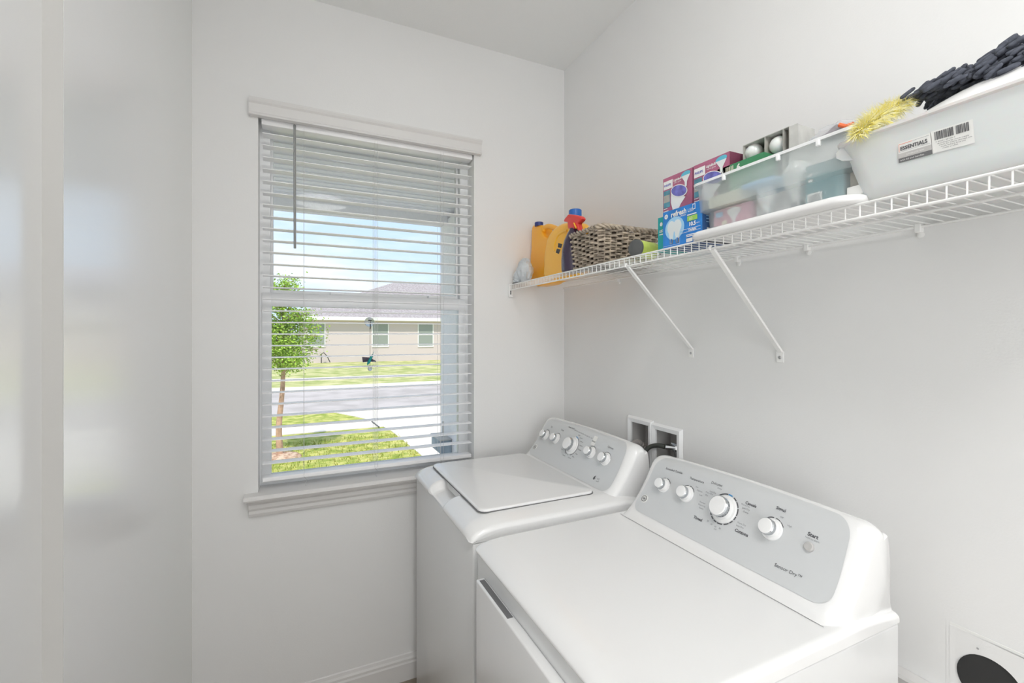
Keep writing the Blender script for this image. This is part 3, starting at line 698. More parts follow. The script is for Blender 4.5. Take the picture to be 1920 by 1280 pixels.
# orange jug with side handle
XA = 1.072
ja = thing('detergent_jug', (XA, 1.95, TOP), 'tall orange detergent jug with navy cap, next to the grey bag', 'jug')
SH4 = 3.0 / 6.194 * 0
ol = pz(XA, [(380, 262), (487, 265), (492, 310), (512, 375), (545, 398), (620, 398), (670, 430), (690, 560), (680, 860)])
bl = [(ol[-1][0], TOP), (pz(XA, [(352, 880)])[0][0], TOP)]
ol = ol[:-1] + bl + pz(XA, [(352, 700), (360, 560), (366, 400)])
hole = pz(XA, [(528, 318), (575, 318), (650, 335), (660, 392), (600, 400), (535, 392)])
mb = MB(); mb.tube(bez([(XA, -a, b) for a, b in pz(XA, [(498, 330), (512, 288), (560, 275), (620, 292), (680, 330), (700, 400), (690, 450)])], 30), .0125, M['orange'], 12)
mb.plate([smoothloop(ol, 3)], lambda x, y, z: Vector((XA + .022 + z, min(-x, 2.074), y)), .020, .012, M['orange']); mb.obj('body', ja, angle=60)
p = pz(XA, [(437, 262), (437, 232), (487, 250), (388, 250)]); rc = abs(p[2][0] - p[3][0]) / 2 * .48
mb = MB(); mb.lathe([(rc, -.004), (rc, abs(p[1][1] - p[0][1])), (rc * .85, abs(p[1][1] - p[0][1]) + .002)], (XA, -p[0][0], p[0][1]), (0, 0, 1), M['navy'], 24); mb.obj('cap', ja, label='navy blue screw cap')
# amber jug behind the sprayer
XB = 1.042
jb = thing('detergent_jug', (XB, 1.68, TOP), 'amber detergent jug with blue cap, partly behind the red trigger sprayer', 'jug')
ol = pz(XB, [(790, 235), (930, 232), (985, 275), (1000, 330), (985, 420), (980, 780)])
ol = ol[:-1] + [(ol[-1][0], TOP), (pz(XB, [(572, 840)])[0][0], TOP)] + pz(XB, [(548, 720), (550, 620), (575, 470), (610, 370), (690, 280)])
mb = MB(); mb.plate([smoothloop(ol, 3)], lambda x, y, z: Vector((XB + z, -x, y)), .010, .019, M['orange2']); bo = mb.obj('body', jb, angle=60)
q = pz(XB - .030, [(612, 560), (618, 480), (650, 390), (700, 345), (760, 325)])
mb = MB(); mb.tube(bez([(XB - .027, -a, b) for a, b in q], 24), [.006] * len(bez([(0, 0, 0)] * len(q), 24)), M['orange2'], 8); mb.obj('handle_rib', jb)
mb = MB()
for sq in ([(662, 468), (708, 478), (695, 525), (655, 517)], [(645, 532), (688, 542), (668, 595), (632, 578)]):
    mb.poly([Vector((XB - .0296, -a, b)) for a, b in pz(XB - .0296, sq)], M['black'])
mb.obj('label_mark', jb, label='two small black squares')
p = pz(XB, [(858, 240), (858, 92), (934, 150), (784, 150)]); rc = abs(p[2][0] - p[3][0]) / 2 * .54; hh = p[1][1] - p[0][1]
mb = MB(); mb.lathe([(rc * .8, -.012), (rc * .8, hh * .3), (rc, hh * .3), (rc, hh), (rc * .9, hh + .003), (0, hh + .003)], (XB, -p[0][0], p[0][1]), (0, 0, 1), M['bluecap'], 28); mb.obj('cap', jb, label='blue screw cap')
# trigger spray bottle
XS = .996
sb = thing('spray_bottle', (XS, 1.56, TOP), 'dark plum spray bottle with red trigger head, beside the wicker basket', 'spray bottle')
q = pz(XS, [(712, 640), (840, 640)]); ycen = (pz(XS, [(802, 300)])[0][0] * -1 + pz(XS, [(880, 300)])[0][0] * -1) / 2
zt = pz(XS, [(840, 300)])[0][1]
yl = -pz(XS, [(708, 640)])[0][0]
mb = MB(); hw = (yl - ycen) * .56; H = zt - TOP
mb.lathe([(hw * .90, 0), (hw, .006), (hw * 1.02, H * .3), (hw * .96, H * .52), (hw * .80, H * .72), (hw * .55, H * .88), (hw * .36, H * .97), (hw * .34, H)], (XS, ycen, TOP), (0, 0, 1), M['plum'], 32); mb.obj('bottle', sb)
ol = pz(XS, [(800, 305), (795, 235), (752, 222), (757, 190), (790, 150), (815, 135), (930, 155), (958, 190), (935, 225), (912, 250), (932, 330), (905, 318), (880, 250), (875, 305)])
mb = MB(); mb.plate([smoothloop(ol, 2)], lambda x, y, z: Vector((XS + z, -x, y)), .006, .006, M['red'], 2); mb.obj('trigger_head', sb, label='red trigger head', angle=60)
mb = MB(); a = pz(XS, [(878, 240), (888, 262), (905, 300)]); mb.tube([(XS - .014, -x, z) for x, z in a], .0028, M['orange2'], 8); mb.obj('trigger_spring', sb)
# wicker basket
BK = thing('wicker_basket', (1.09, 1.43, TOP), 'grey-brown woven wicker basket on the shelf beside the spray bottle', 'basket')
def bloop(t, off, n=200, ph=0, amp=.0, k=0):
    x0, x1, y0, y1 = .966 - .010 * t, 1.205 + .014 * t, 1.335 - .014 * t, 1.512 + .008 * t; r = .016
    per = rrect(x0, x1, y0, y1, r, 0, 5); L = [0]
    for i in range(len(per)): L.append(L[-1] + (per[(i + 1) % len(per)] - per[i]).length)
    out = []
    for j in range(n):
        s_ = L[-1] * j / n; i = 0
        while L[i + 1] < s_: i += 1
        a, b = per[i], per[(i + 1) % len(per)]; u = (s_ - L[i]) / (L[i + 1] - L[i]); p = a.lerp(b, u); d = (b - a).normalized(); nn = Vector((d.y, -d.x, 0))
        o2 = off + amp * math.sin(2 * math.pi * j / n * k + ph); out.append((p + nn * o2, 2 * math.pi * j / n * k + ph))
    return out
mb = MB(); rows = 15; hB = .128; NS = 34
for i in range(rows):
    t = i / (rows - 1); rr_ = random.Random(i)
    pts = [p + Vector((0, 0, TOP + .007 + t * (hB - .010) + .0016 * math.sin(ph_ * .5 + i) + rr_.uniform(-.0003, .0003))) for j, (p, ph_) in enumerate(bloop(t, -.001, 272, ph=math.pi * i, amp=.0058, k=NS / 2))]
    mb.tube(pts, [.0039 + .0005 * math.sin(j * .11 + i * 2) for j in range(len(pts))], M['wicker'], 7, closed=True)
mb.obj('woven_wall', BK, angle=80)
mb = MB(); mb.loft([[p + Vector((0, 0, TOP + z)) for p, _ in bloop(t, -.011, 60)] for t, z in ((0, .008), (1, hB - .004))], M['wickerd'], True, False); mb.obj('gap_shade', BK)  # dark inner sheet stands in for the shade between the strands
mb = MB()
for st in range(3):
    pts = [p + Vector((0, 0, TOP + hB + .004 + .0055 * math.cos(ph_))) for p, ph_ in bloop(1.05, .001, 200, ph=st * 2.1, amp=.006, k=16)]
    mb.tube(pts, .0048, M['wicker'], 6, closed=True)
mb.obj('braided_rim', BK, angle=80)
mb = MB()
for (p, _), (p2, _) in list(zip(bloop(0, 0, NS), bloop(1, 0, NS))):
    mb.tube([p + Vector((0, 0, TOP + .003)), p2 + Vector((0, 0, TOP + hB))], .0026, M['wicker'], 6)
mb.obj('stakes', BK)
mb = MB(); mb.loft([rrect(.975, 1.20, 1.342, 1.512, .012, TOP + .004), rrect(.975, 1.20, 1.342, 1.512, .012, TOP + .010)], M['wickerd']); mb.obj('base', BK)
# can lying on its side in front of the basket's near end
cc = onX(1195, 463, .985); rC = .0265
cn = thing('spray_can', (1.0, cc.y, TOP), 'lime green can with dark end cap lying on its side by the basket', 'can')
ax = Vector((.98, .19, 0)).normalized(); o0 = Vector((.975, 1.160, TOP + rC + .001))
mb = MB(); mb.lathe([(rC, .0), (rC, .085), (rC * .8, .095), (rC * .4, .100)], o0, ax, M['lime'], 28, mats=[M['lime'], M['lime'], M['cream']]); mb.obj('can_body', cn)
mb = MB(); mb.lathe([(0, -.006), (rC * .9, -.006), (rC * 1.03, -.004), (rC * 1.03, .004), (rC, .005)], o0, ax, M['canend'], 28); mb.obj('end_cap', cn, label='dark grey end cap')
mb = MB(); mb.lathe([(rC * .4, .100), (rC * .45, .102), (rC * .45, .118), (0, .12)], o0, ax, M['black'], 20); mb.obj('nozzle', cn)

def nxt(): LAY[0] += 1
# ---- bulb boxes
def pl(X, y0, z0):   # local x (to the right in the photo) , y up  -> front face plane
    LAY[0] = 0
    return lambda x, y: Vector((X - LAY[0] * .00006, y0 - x, z0 + y))
def carton(root, x0, x1, y0, y1, z0, z1, mf, ms, mt):
    mb = MB()
    V = [(x0, y0, z0), (x1, y0, z0), (x1, y1, z0), (x0, y1, z0), (x0, y0, z1), (x1, y0, z1), (x1, y1, z1), (x0, y1, z1)]
    for f, m in (((0, 3, 2, 1), ms), ((4, 5, 6, 7), mt), ((0, 1, 5, 4), ms), ((1, 2, 6, 5), ms), ((2, 3, 7, 6), ms), ((3, 0, 4, 7), mf)): mb.add([V[i] for i in f], [(0, 1, 2, 3)], m)
    return mb.obj('carton', root, smooth=False)
def rect(mb, fn, x0, x1, y0, y1, m): nxt(); mb.poly([fn(x0, y0), fn(x1, y0), fn(x1, y1), fn(x0, y1)], m)
def ell(mb, fn, cx, cy, rx, ry, rot, m, n=28):
    nxt(); c, s_ = math.cos(rot), math.sin(rot); mb.poly([fn(cx + rx * math.cos(t) * c - ry * math.sin(t) * s_, cy + rx * math.cos(t) * s_ + ry * math.sin(t) * c) for t in [2 * math.pi * k / n for k in range(n)]], m)
def off(fn, d):
    return lambda x, y: fn(x, y) + Vector((-d, 0, 0))
# teal box
tb = thing('teal_bulb_box', (1.0, 1.04, TOP), 'slim teal cardboard box just left of the blue bulb box', 'box')
carton(tb, .985, 1.08, 1.034, 1.072, TOP, TOP + .103, M['teal'], M['teal'], M['teal'])
mb = MB(); fn = pl(.9846, 1.072, TOP); ell(mb, fn, .014, .082, .0055, .006, 0, M['label']); mb.text('LED', .010, off(lambda x, y: fn(.006 + x, .058 + y), 0), M['label'], bold=.0003); rect(mb, fn, .006, .022, .050, .053, M['label']); mb.obj('front_print', tb, label='white print')
# blue box
BX = .962; BY1, BY0, BH = 1.0265, .8835, .1060
bb = thing('blue_bulb_box', (1.0, .955, TOP), 'bright blue light bulb box reading refresh, standing under the burgundy boxes', 'box')
carton(bb, BX, BX + .115, BY0, BY1, TOP, TOP + BH, M['blue'], M['blued'], M['blue'])
mb = MB(); fn = pl(BX - .0006, BY1, TOP); f2 = off(fn, .0004); f3 = off(fn, .0008)
ell(mb, fn, .0135, .091, .0068, .0068, 0, M['label']); mb.text('GE', .006, lambda x, y: f2(.0135 + x, .089 + y), M['blue'], 'CENTER')
mb.text('refresh', .0200, lambda x, y: fn(.032 + x, .0855 + y), M['label'], bold=.0006); mb.text('LED', .0125, lambda x, y: fn(.094 + x, .0855 + y), M['label'])
mb.text('energy efficient', .0068, lambda x, y: fn(.046 + x, .079 + y), M['label'])
ell(mb, fn, .046, .052, .036, .032, 0, M['ltblue'], 36)
for cx in (.034, .057):
    ell(mb, f2, cx, .056, .0155, .0185, 0, M['bulb']); nxt(); mb.poly([f2(cx - .0105, .044), f2(cx + .0105, .044), f2(cx + .0055, .022), f2(cx - .0055, .022)], M['bulb']); rect(mb, f2, cx - .0055, cx + .0055, .010, .022, M['screw']); rect(mb, f3, cx - .0022, cx + .0022, .012, .024, M['blue'])
rect(mb, fn, .093, .128, .060, .0735, M['lgreen']); rect(mb, fn, .093, .125, .0755, .0785, M['label']); mb.text('60', .012, lambda x, y: f2(.100 + x, .062 + y), M['cream'])
mb.text('10.5', .0145, lambda x, y: fn(.098 + x, .0465 + y), M['label'], bold=.0006); mb.text('watts', .0055, lambda x, y: fn(.124 + x, .0485 + y), M['label'])
rect(mb, fn, .068, .139, .0395, .0405, M['label']); rect(mb, fn, .068, .139, .0315, .0325, M['label']); mb.text('Daylight', .0080, lambda x, y: fn(.098 + x, .0338 + y), M['label'], bold=.0003)
for k, (a, b) in enumerate(((.090, .128), (.090, .124))): rect(mb, fn, a, b, .022 - k * .004, .0245 - k * .004, M['label'])
rect(mb, fn, .090, .112, .004, .014, M['label']); rect(mb, fn, .115, .134, .002, .012, M['label']); rect(mb, fn, .112, .122, .088, .103, M['label']); rect(mb, f2, .1135, .1205, .090, .101, M['blue'])
rect(mb, fn, .004, .0665, .0055, .0062, M['label']); rect(mb, fn, .066, .0667, .0055, .0300, M['label'])
mb.obj('front_print', bb, label='picture of two bulbs and white lettering')
mb = MB(); sf = lambda x, y: Vector((BX + x, BY0 - .0006, TOP + y)); rect(mb, sf, .016, .060, .010, .036, M['label'])
for k in range(9): 
    mb.poly([v + Vector((0, -.0004, 0)) for v in (sf(.020 + k * .004, .014), sf(.0215 + k * .004, .014), sf(.0215 + k * .004, .031), sf(.020 + k * .004, .031))], M['print'])
for k in range(6): rect(mb, sf, .014, .070 - .006 * (k % 3), .050 + k * .008, .052 + k * .008, M['ltblue'])
mb.obj('side_print', bb, label='bar code and small print')
# burgundy boxes
def burg(loc, x0, y1, w_, h_, z0, dep, label):
    r = thing('burgundy_bulb_box', loc, label, 'box', 'burgundy bulb boxes')
    carton(r, x0, x0 + dep, y1 - w_, y1, z0, z0 + h_, M['burg'], M['burgd'], M['pink'])
    mb = MB(); fn = pl(x0 - .0006, y1, z0); f2 = off(fn, .0004); f3 = off(fn, .0008); sx, sy = w_ / .118, h_ / .112
    def R(a, b, c, d, m, f=fn): rect(mb, f, a * sx, b * sx, c * sy, d * sy, m)
    R(.003, .030, .020, .072, M['tealph']); R(.004, .029, .036, .058, M['card'], f2)
    R(.003, .041, .076, .101, M['label']); mb.text('PHILIPS', .0088 * sx, lambda x, y: f2(.0055 * sx + x, .085 * sy + y), M['viol'], bold=.0003)
    mb.text('LightBulb', .0088 * sx, lambda x, y: fn(.044 * sx + x, .092 * sy + y), M['label'], bold=.0003); mb.text('warm glow', .0066 * sx, lambda x, y: fn(.046 * sx + x, .085 * sy + y), M['label'])
    nxt(); mb.poly([fn(a * sx, b * sy) for a, b in ((.034, .066), (.034, .030), (.040, .012), (.042, .001), (.062, .001), (.074, .018), (.092, .034))], M['bulb'])
    ell(mb, f2, .067 * sx, .058 * sy, .034 * sx, .0185 * sy, -.30, M['label']); ell(mb, f3, .067 * sx, .0585 * sy, .031 * sx, .0160 * sy, -.30, M['viol'])
    ell(mb, fn, .093 * sx, .100 * sy, .018 * sx, .0085 * sy, .10, M['cyan']); nxt(); mb.poly([fn(a * sx, b * sy) for a, b in ((.076, .097), (.110, .097), (.098, .078), (.097, .064), (.090, .064), (.089, .078))], M['bulb'])
    R(.004, .020, .016, .018, M['label']); R(.004, .024, .008, .0105, M['label'])
    mb.obj('front_print', r, label='picture of a reflector bulb and white logo patch')
    return r
burg((1.02, 1.005, TOP + BH), .985, 1.0505, .1125, .1070, TOP + BH + .0005, .085, 'burgundy light bulb box on top of the blue bulb box, left one of two')
burg((1.02, .88, TOP + BH), .985, .9350, .1170, .1080, TOP + BH + .0005, .085, 'burgundy light bulb box behind the clear bin corner, right one of two')

# ---- clear bin A on its upturned lid
ybl, ybr = .888, .487
mb = MB(); lo = (.925, 1.135, .500, .905)
mb.loft([rrect(lo[0] + i, lo[1] - i, lo[2] + i, lo[3] - i, .04, TOP + z, 8) for i, z in ((.006, 0), (.001, .003), (0, .008), (.001, .014), (.004, .017), (.02, .017))], M['lidw'])
o = mb.obj('bin_lid', angle=60); rebase(o, (1.02, .69, TOP)); tag(o, 'white plastic lid lying flat on the shelf under the clear bin', 'lid')
ZB = TOP + .0175
CB = thing('clear_storage_bin', (1.02, .69, ZB), 'frosted clear storage bin full of light bulbs, on a white lid', 'bin')
def binloops(x0, x1, y0, y1, prof, r=.03): return [rrect(x0 + i, x1 - i, y0 + i, y1 - i, r, z, 8) for i, z in prof]
mb = MB(); A = (.945, 1.125, .503, .905)
prof = [(.030, ZB), (.024, ZB + .003), (.0215, ZB + .050), (.0075, ZB + .055), (.003, ZB + .122), (-.003, ZB + .123), (-.003, ZB + .128), (.005, ZB + .128), (.009, ZB + .122), (.010, ZB + .059)]
mb.loft(binloops(*A, prof), M['bin'], True, False); mb.obj('bin_shell', CB, angle=50)
mb = MB(); mb.loft(binloops(*A, [(-.0035, ZB + .1225), (-.0045, ZB + .1285), (.004, ZB + .1290)]), M['white'], False, False); mb.obj('rim', CB, label='white rim')
for yy in (.80, .66, .575):
    mb = MB(); mb.box((.939, yy - .004, ZB + .112), (.947, yy + .004, ZB + .125), M['white'], .002); mb.obj('clip_tab', CB)
# contents of the clear bin
zc = ZB + .004
def bulbA(name, x, y, z, s, label, group=None, up=True):
    r = thing(name, (x, y, z), label, 'bulb', group); d = 1
    mb = MB(); mb.lathe([(.0135 * s, .024 * s), (.0150 * s, .032 * s), (.0190 * s, .045 * s), (.0285 * s, .064 * s), (.0335 * s, .082 * s), (.0300 * s, .100 * s), (.0200 * s, .112 * s), (.008 * s, .117 * s), (0, .118 * s)], (x, y, z), (0, 0, 1), M['bulb'], 28); mb.obj('glass_bulb', r)
    mb = MB(); mb.lathe([(.006 * s, 0), (.0128 * s, .004 * s), (.0138 * s, .006 * s), (.0125 * s, .008 * s), (.0138 * s, .011 * s), (.0125 * s, .0135 * s), (.0138 * s, .017 * s), (.0135 * s, .024 * s)], (x, y, z), (0, 0, 1), M['screw'], 20); mb.obj('screw_base', r)
    return r
G = 'loose bulbs standing in the clear bin'
bulbA('light_bulb', 1.004, .655, zc, .98, 'large white light bulb standing in the clear bin near its middle', G)
bulbA('light_bulb', .992, .722, zc, .66, 'smaller white light bulb in the clear bin beside the burgundy pack', G)
r = thing('bulb_pack', (.99, .80, zc), 'burgundy bulb pack lying low inside the left end of the clear bin', 'pack')
mb = MB(); mb.box((.974, .752, zc), (.998, .858, zc + .050), M['pink'], .002); mb.obj('carton', r)
mb = MB(); fn = pl(.9732, .858, zc); ell(mb, fn, .062, .036, .020, .010, -.1, M['bulb']); nxt(); mb.poly([fn(.044, .034), fn(.080, .034), fn(.066, .016), (fn(.066, .004)), fn(.058, .004), fn(.058, .016)], M['bulb']); rect(mb, fn, .028, .042, .006, .018, M['cream']); rect(mb, fn, .008, .03, .03, .042, M['ltblue']); mb.obj('front_print', r)
r = thing('teal_carton', (.99, .58, zc), 'teal carton with bar code inside the right half of the clear bin', 'box')
mb = MB(); mb.box((.974, .545, zc), (1.06, .620, zc + .085), M['tealg']); mb.obj('carton', r, smooth=False)
mb = MB(); fn = pl(.9732, .620, zc); rect(mb, fn, .004, .034, .004, .026, M['label'])
for k in range(8): rect(mb, off(fn, .0005), .007 + k * .003, .0085 + k * .003, .007, .022, M['printg'])
rect(mb, fn, .006, .016, .050, .056, M['label']); rect(mb, fn, .006, .014, .062, .068, M['label']); mb.obj('front_print', r)
mb = MB(); mb.box((.97, .51, zc), (1.04, .538, zc + .018), M['label'], .002); mb.box((.975, .50, zc + .018), (1.03, .535, zc + .05), M['card'], .002); o = mb.obj('small_white_box'); rebase(o, (1.0, .52, zc)); tag(o, 'small pale box with grey top inside the right end of the clear bin', 'box')
mb = MB(); mb.box((.955, .68, zc + .075), (1.05, .76, zc + .086), M['ltblue'], .002); mb.box((.958, .765, zc + .055), (1.04, .86, zc + .082), M['cream'], .002); o = mb.obj('paper_carton'); rebase(o, (1.0, .77, zc + .05)); tag(o, 'pale flat cartons lying across the bulbs in the clear bin', 'box')
# green carton above the rim
gz = onX(1345, 322, .985).z
r = thing('green_bulb_box', (1.0, .80, gz - .04), 'dark green bulb box sticking up over the clear bin rim', 'box')
a = onX(1345, 318, .985); b = onX(1432, 285, .985)
mb = MB(); mb.box((.985, b.y, ZB + .088), (1.035, a.y, (a.z + b.z) / 2), M['green']); mb.obj('carton', r, smooth=False)
mb = MB(); fn = pl(.9844, a.y, (a.z + b.z) / 2 - .028); mb.text('6', .021, lambda x, y: fn(.058 + x, .008 + y), M['label'], bold=.0008)
for k in range(5): rect(mb, fn, .026 + k * .005, .029 + k * .005, .006, .024, M['cream'])
rect(mb, fn, .009, .020, .004, .020, M['slot']); rect(mb, off(fn, .0004), .013, .019, .010, .016, M['label']); mb.obj('front_print', r, label='white numeral and bars')
# grey cardboard tray with two bulbs
r = thing('bulb_tray', (1.03, .75, ZB + .11), 'open grey cardboard tray holding two bulbs above the clear bin', 'tray')
XT = 1.015
tl = onX(1393, 262, XT); tr = onX(1480, 248, XT)
y1t, y0t, zt_, zb_ = tl.y, tr.y, (tl.z + tr.z) / 2, ZB + .106
mb = MB(); c_ = M['card']; th = .0015; D = .060
mb.box((XT, y0t, zt_ - th), (XT + D, y1t, zt_), M['cardl']); mb.box((XT, y0t, zb_), (XT + D, y1t, zb_ + th), c_); mb.box((XT + D, y0t, zb_), (XT + D + th, y1t, zt_), c_)
for yy in (y0t, y1t - th, (y0t + y1t) / 2, y0t + (y1t - y0t) * .12): mb.box((XT, yy, zb_ + th), (XT + D, yy + th, zt_ - th), c_)
mb.box((XT, y0t - .020, zb_), (XT + D, y0t - .0185, zt_ - .004), M['cardl']); mb.box((XT - .001, y0t - .020, zb_), (XT + .0005, y0t - .0005, zt_ - .002), M['cardl'])
mb.obj('cardboard_tray', r, smooth=False)
for k, fy in enumerate((.75, .33)):
    cy = y0t + (y1t - y0t) * fy; bt = thing('tray_bulb', (XT + .03, cy, zb_), 'white bulb in the %s compartment of the grey cardboard tray' % ('left', 'right')[k], 'bulb', 'bulbs in the cardboard tray')
    pc = onX(*((1414, 286), (1461, 272))[k], XT + .022); rr = .0215; zz_ = pc.z; cy = pc.y
    mb = MB(); mb.lathe([(0, -rr), (rr * .5, -rr * .87), (rr * .87, -rr * .5), (rr, 0), (rr * .87, rr * .55), (rr * .6, rr * 1.2), (rr * .5, rr * 1.6)], (XT + .022, cy, zz_), (.9, 0, -.05), M['bulb'], 28); mb.obj('glass_bulb', bt)
# clear bag with brown-grey cloth and orange piece
r = thing('clear_parts_bag', (1.02, .56, ZB + .14), 'clear bag with brown-grey contents and an orange piece on top of the bin', 'bag')
X5 = .995; P5 = [(1513, 266), (1527, 248), (1560, 228), (1585, 222), (1618, 226), (1620, 250), (1590, 256), (1550, 266)]
q = [onX(x, y, X5) for x, y in P5]
mb = MB(); mb.plate([smoothloop([(-p.y, p.z) for p in q], 3)], lambda x, y, z: Vector((X5 + .02 + z + .006 * math.sin(x * 160) * math.cos(y * 130), -x, y)), .010, .010, M['film'], 2); mb.obj('film', r, angle=60)
q = [onX(x, y, X5) for x, y in [(1530, 262), (1548, 248), (1566, 232), (1580, 238), (1610, 232), (1616, 246), (1585, 252), (1552, 261)]]
mb = MB(); mb.plate([smoothloop([(-p.y, p.z) for p in q], 3)], lambda x, y, z: Vector((X5 + .012 + z, -x, y)), .006, .006, M['brown'], 2); mb.obj('cloth', r, angle=60)
a, b, c = onX(1574, 234, X5 - .004), onX(1586, 237, X5 - .004), onX(1600, 232, X5 - .004); mb = MB(); mb.tube([a, b, c], .0042, M['redor'], 8); mb.obj('orange_piece', r, label='bright orange strip')

# ---- milky bin B with printed label
WB = thing('white_storage_bin', (1.05, .33, TOP), 'milky white storage bin with printed label at the right end of the shelf', 'bin')
A = (.930, 1.225, .105, .545); ZT = 1.9125
prof = [(.040, TOP), (.033, TOP + .004), (.026, TOP + .03), (.006, ZT - .006), (0, ZT - .004), (-.001, ZT), (.006, ZT + .0005), (.010, ZT - .006), (.034, TOP + .012)]
mb = MB(); mb.loft(binloops(*A, prof, .035), M['binw'], True, True); mb.obj('bin_shell', WB, angle=50)
mb = MB(); hx = .936
mb.loft([[Vector((x, .524 + (yy), zz)) for yy, zz in ((-.010, ZT - .004), (.010, ZT - .002), (.021, ZT - .012), (.020, ZT - .022), (.010, ZT - .030), (-.012, ZT - .036))] for x in (hx + .012, hx + .09)], M['binw']); mb.obj('end_handle', WB)
def bf(x, y, d=.0008):   # label coordinates (metres right / up of the label's corner) on the sloping front
    z = 1.868 + y; return Vector((0, 0, z))
def bfront(px_, py_):    # a point of the front face seen at that pixel
    X = .94
    for _ in range(6):
        p = onX(px_, py_, X); t = (p.z - (TOP + .03)) / (ZT - .006 - TOP - .03); X = .930 + lerp(.026, .006, t) - .0009
    return onX(px_, py_, X)
c00, c10, c11, c01 = bfront(1685.5, 306), bfront(1749, 289), bfront(1744, 249), bfront(1683.6, 269.4)
d00, d10, d11, d01 = bfront(1749, 288), bfront(1828.5, 267.5), bfront(1824, 223), bfront(1746, 247)
def bil(A_, dd): 
    return lambda x, y: (A_[0] * (1 - x) * (1 - y) + A_[1] * x * (1 - y) + A_[2] * x * y + A_[3] * (1 - x) * y) + Vector((-dd - LAY[0] * .00003, 0, 0))
LAY[0] = 0
L1 = bil((c00, c10, c11, c01), .0002); L1b = bil((c00, c10, c11, c01), .0005); L1c = bil((c00, c10, c11, c01), .0008)
L2 = bil((d00, d10, d11, d01), .0002); L2b = bil((d00, d10, d11, d01), .0005)
mb = MB(); rect(mb, L1, 0, 1, 0, 1, M['label']); rect(mb, L1b, 0, 1, .22, .46, M['boxin']); rect(mb, L1b, 0, 1, 0, .22, M['slot'])
mb.text('ESSENTIALS', .185, lambda x, y: L1c(.07 + x * .87, .60 + y * 1.35), M['print'], bold=.006)
mb.text('STORAGE BIN', .085, lambda x, y: L1c(.25 + x, .30 + y * 1.2), M['label']); mb.text('with lid and handles', .09, lambda x, y: L1c(.05 + x, .07 + y * 1.3), M['label'])
for a in ((.03, .97, .90, .915), (.03, .97, .53, .54)): rect(mb, L1b, *a, M['printg'])
rect(mb, L1b, .03, .04, .53, .91, M['redor']); rect(mb, L1b, .03, .45, .90, .92, M['redor'])
mb.obj('name_label', WB, label='printed label with dark lettering')
mb = MB(); rect(mb, L2, 0, 1, 0, 1, M['label']); x = .08; rn = random.Random(4)
while x < .90:
    wv = rn.choice((.008, .012, .02, .026))
    if not .53 < x < .57: rect(mb, L2b, x, min(x + wv, .91), .56, .93, M['print'])
    x += wv + rn.choice((.008, .012, .018))
for k, t in enumerate(('7 04231 88120 4', 'distributed by store supply', 'made for home storage use', 'wash before first use', 'made in USA')): mb.text(t, .070, lambda x, y: L2b(.10 + .04 * k + x, .44 - .085 * k + y), M['print'])
mb.obj('barcode_label', WB, label='white bar code label')
# white domed lid lying on bin B
mb = MB(); rows = []
def domez(u, v): return ZT + .001 + .058 * (1 - abs(u) ** 3.2) * (1 - abs(v) ** 3.2)
us = [math.sin(math.radians(-90 + 6 * k)) for k in range(31)]
for u in us: rows.append([Vector((1.080 + .132 * u, .290 + .165 * v, domez(u, v) )) for v in us])
mb.grid(rows, M['lidw']); rows2 = [[Vector((p.x, p.y, ZT + .0008)) for p in r_] for r_ in rows]; mb.grid(rows2, M['lidw'])
o = mb.obj('domed_lid', angle=70); rebase(o, (1.085, .30, ZT)); tag(o, 'smooth white domed plastic lid resting on the milky white bin', 'lid')
# yellow fluffy duster
mb = MB(); rn = random.Random(11)
spine = [onX(x, y, X) for x, y, X in ((1606, 256, .918), (1622, 240, .930), (1645, 225, .955), (1672, 208, .985), (1702, 194, 1.0))]
for k in range(4200):
    t = rn.random() * (len(spine) - 1); i = int(t); p = spine[i].lerp(spine[min(i + 1, len(spine) - 1)], t - i)
    d = Vector((rn.gauss(0, 1), rn.gauss(0, 1), rn.gauss(.25, .9))).normalized(); l = rn.uniform(.016, .034) * (.55 + .6 * math.sin(math.pi * min(1, (t + .35) / 4.6))); s0 = d.orthogonal().normalized() * .00045
    q1 = p + d * l * .55 + Vector((0, 0, .002)); q2 = p + d * l + Vector((rn.uniform(-.004, .004), rn.uniform(-.004, .004), -.002))
    if q2.x > .925 and q2.z < ZT + .001: q2.z = ZT + .001 + rn.random() * .003
    if q1.x > .925 and q1.z < ZT + .001: q1.z = ZT + .002
    mb.add([p - s0, p + s0, q1 + s0 * 1.2, q1 - s0 * 1.2, q2], [(0, 1, 2, 3), (3, 2, 4)], M['ylw'] if rn.random() < .35 + .3 * (l < .022) else M['ylwp'])
YD = thing('feather_duster', (1.0, .46, ZT), 'fluffy yellow duster draped over the left rim of the white bin', 'duster')
o = mb.obj('fluff', YD, smooth=False); o['kind'] = 'stuff'
mb = MB(); mb.tube([spine[0] + Vector((.006, 0, .006)), spine[2] + Vector((0, 0, .004)), spine[4]], .0045, M['label'], 8); mb.obj('core', YD)
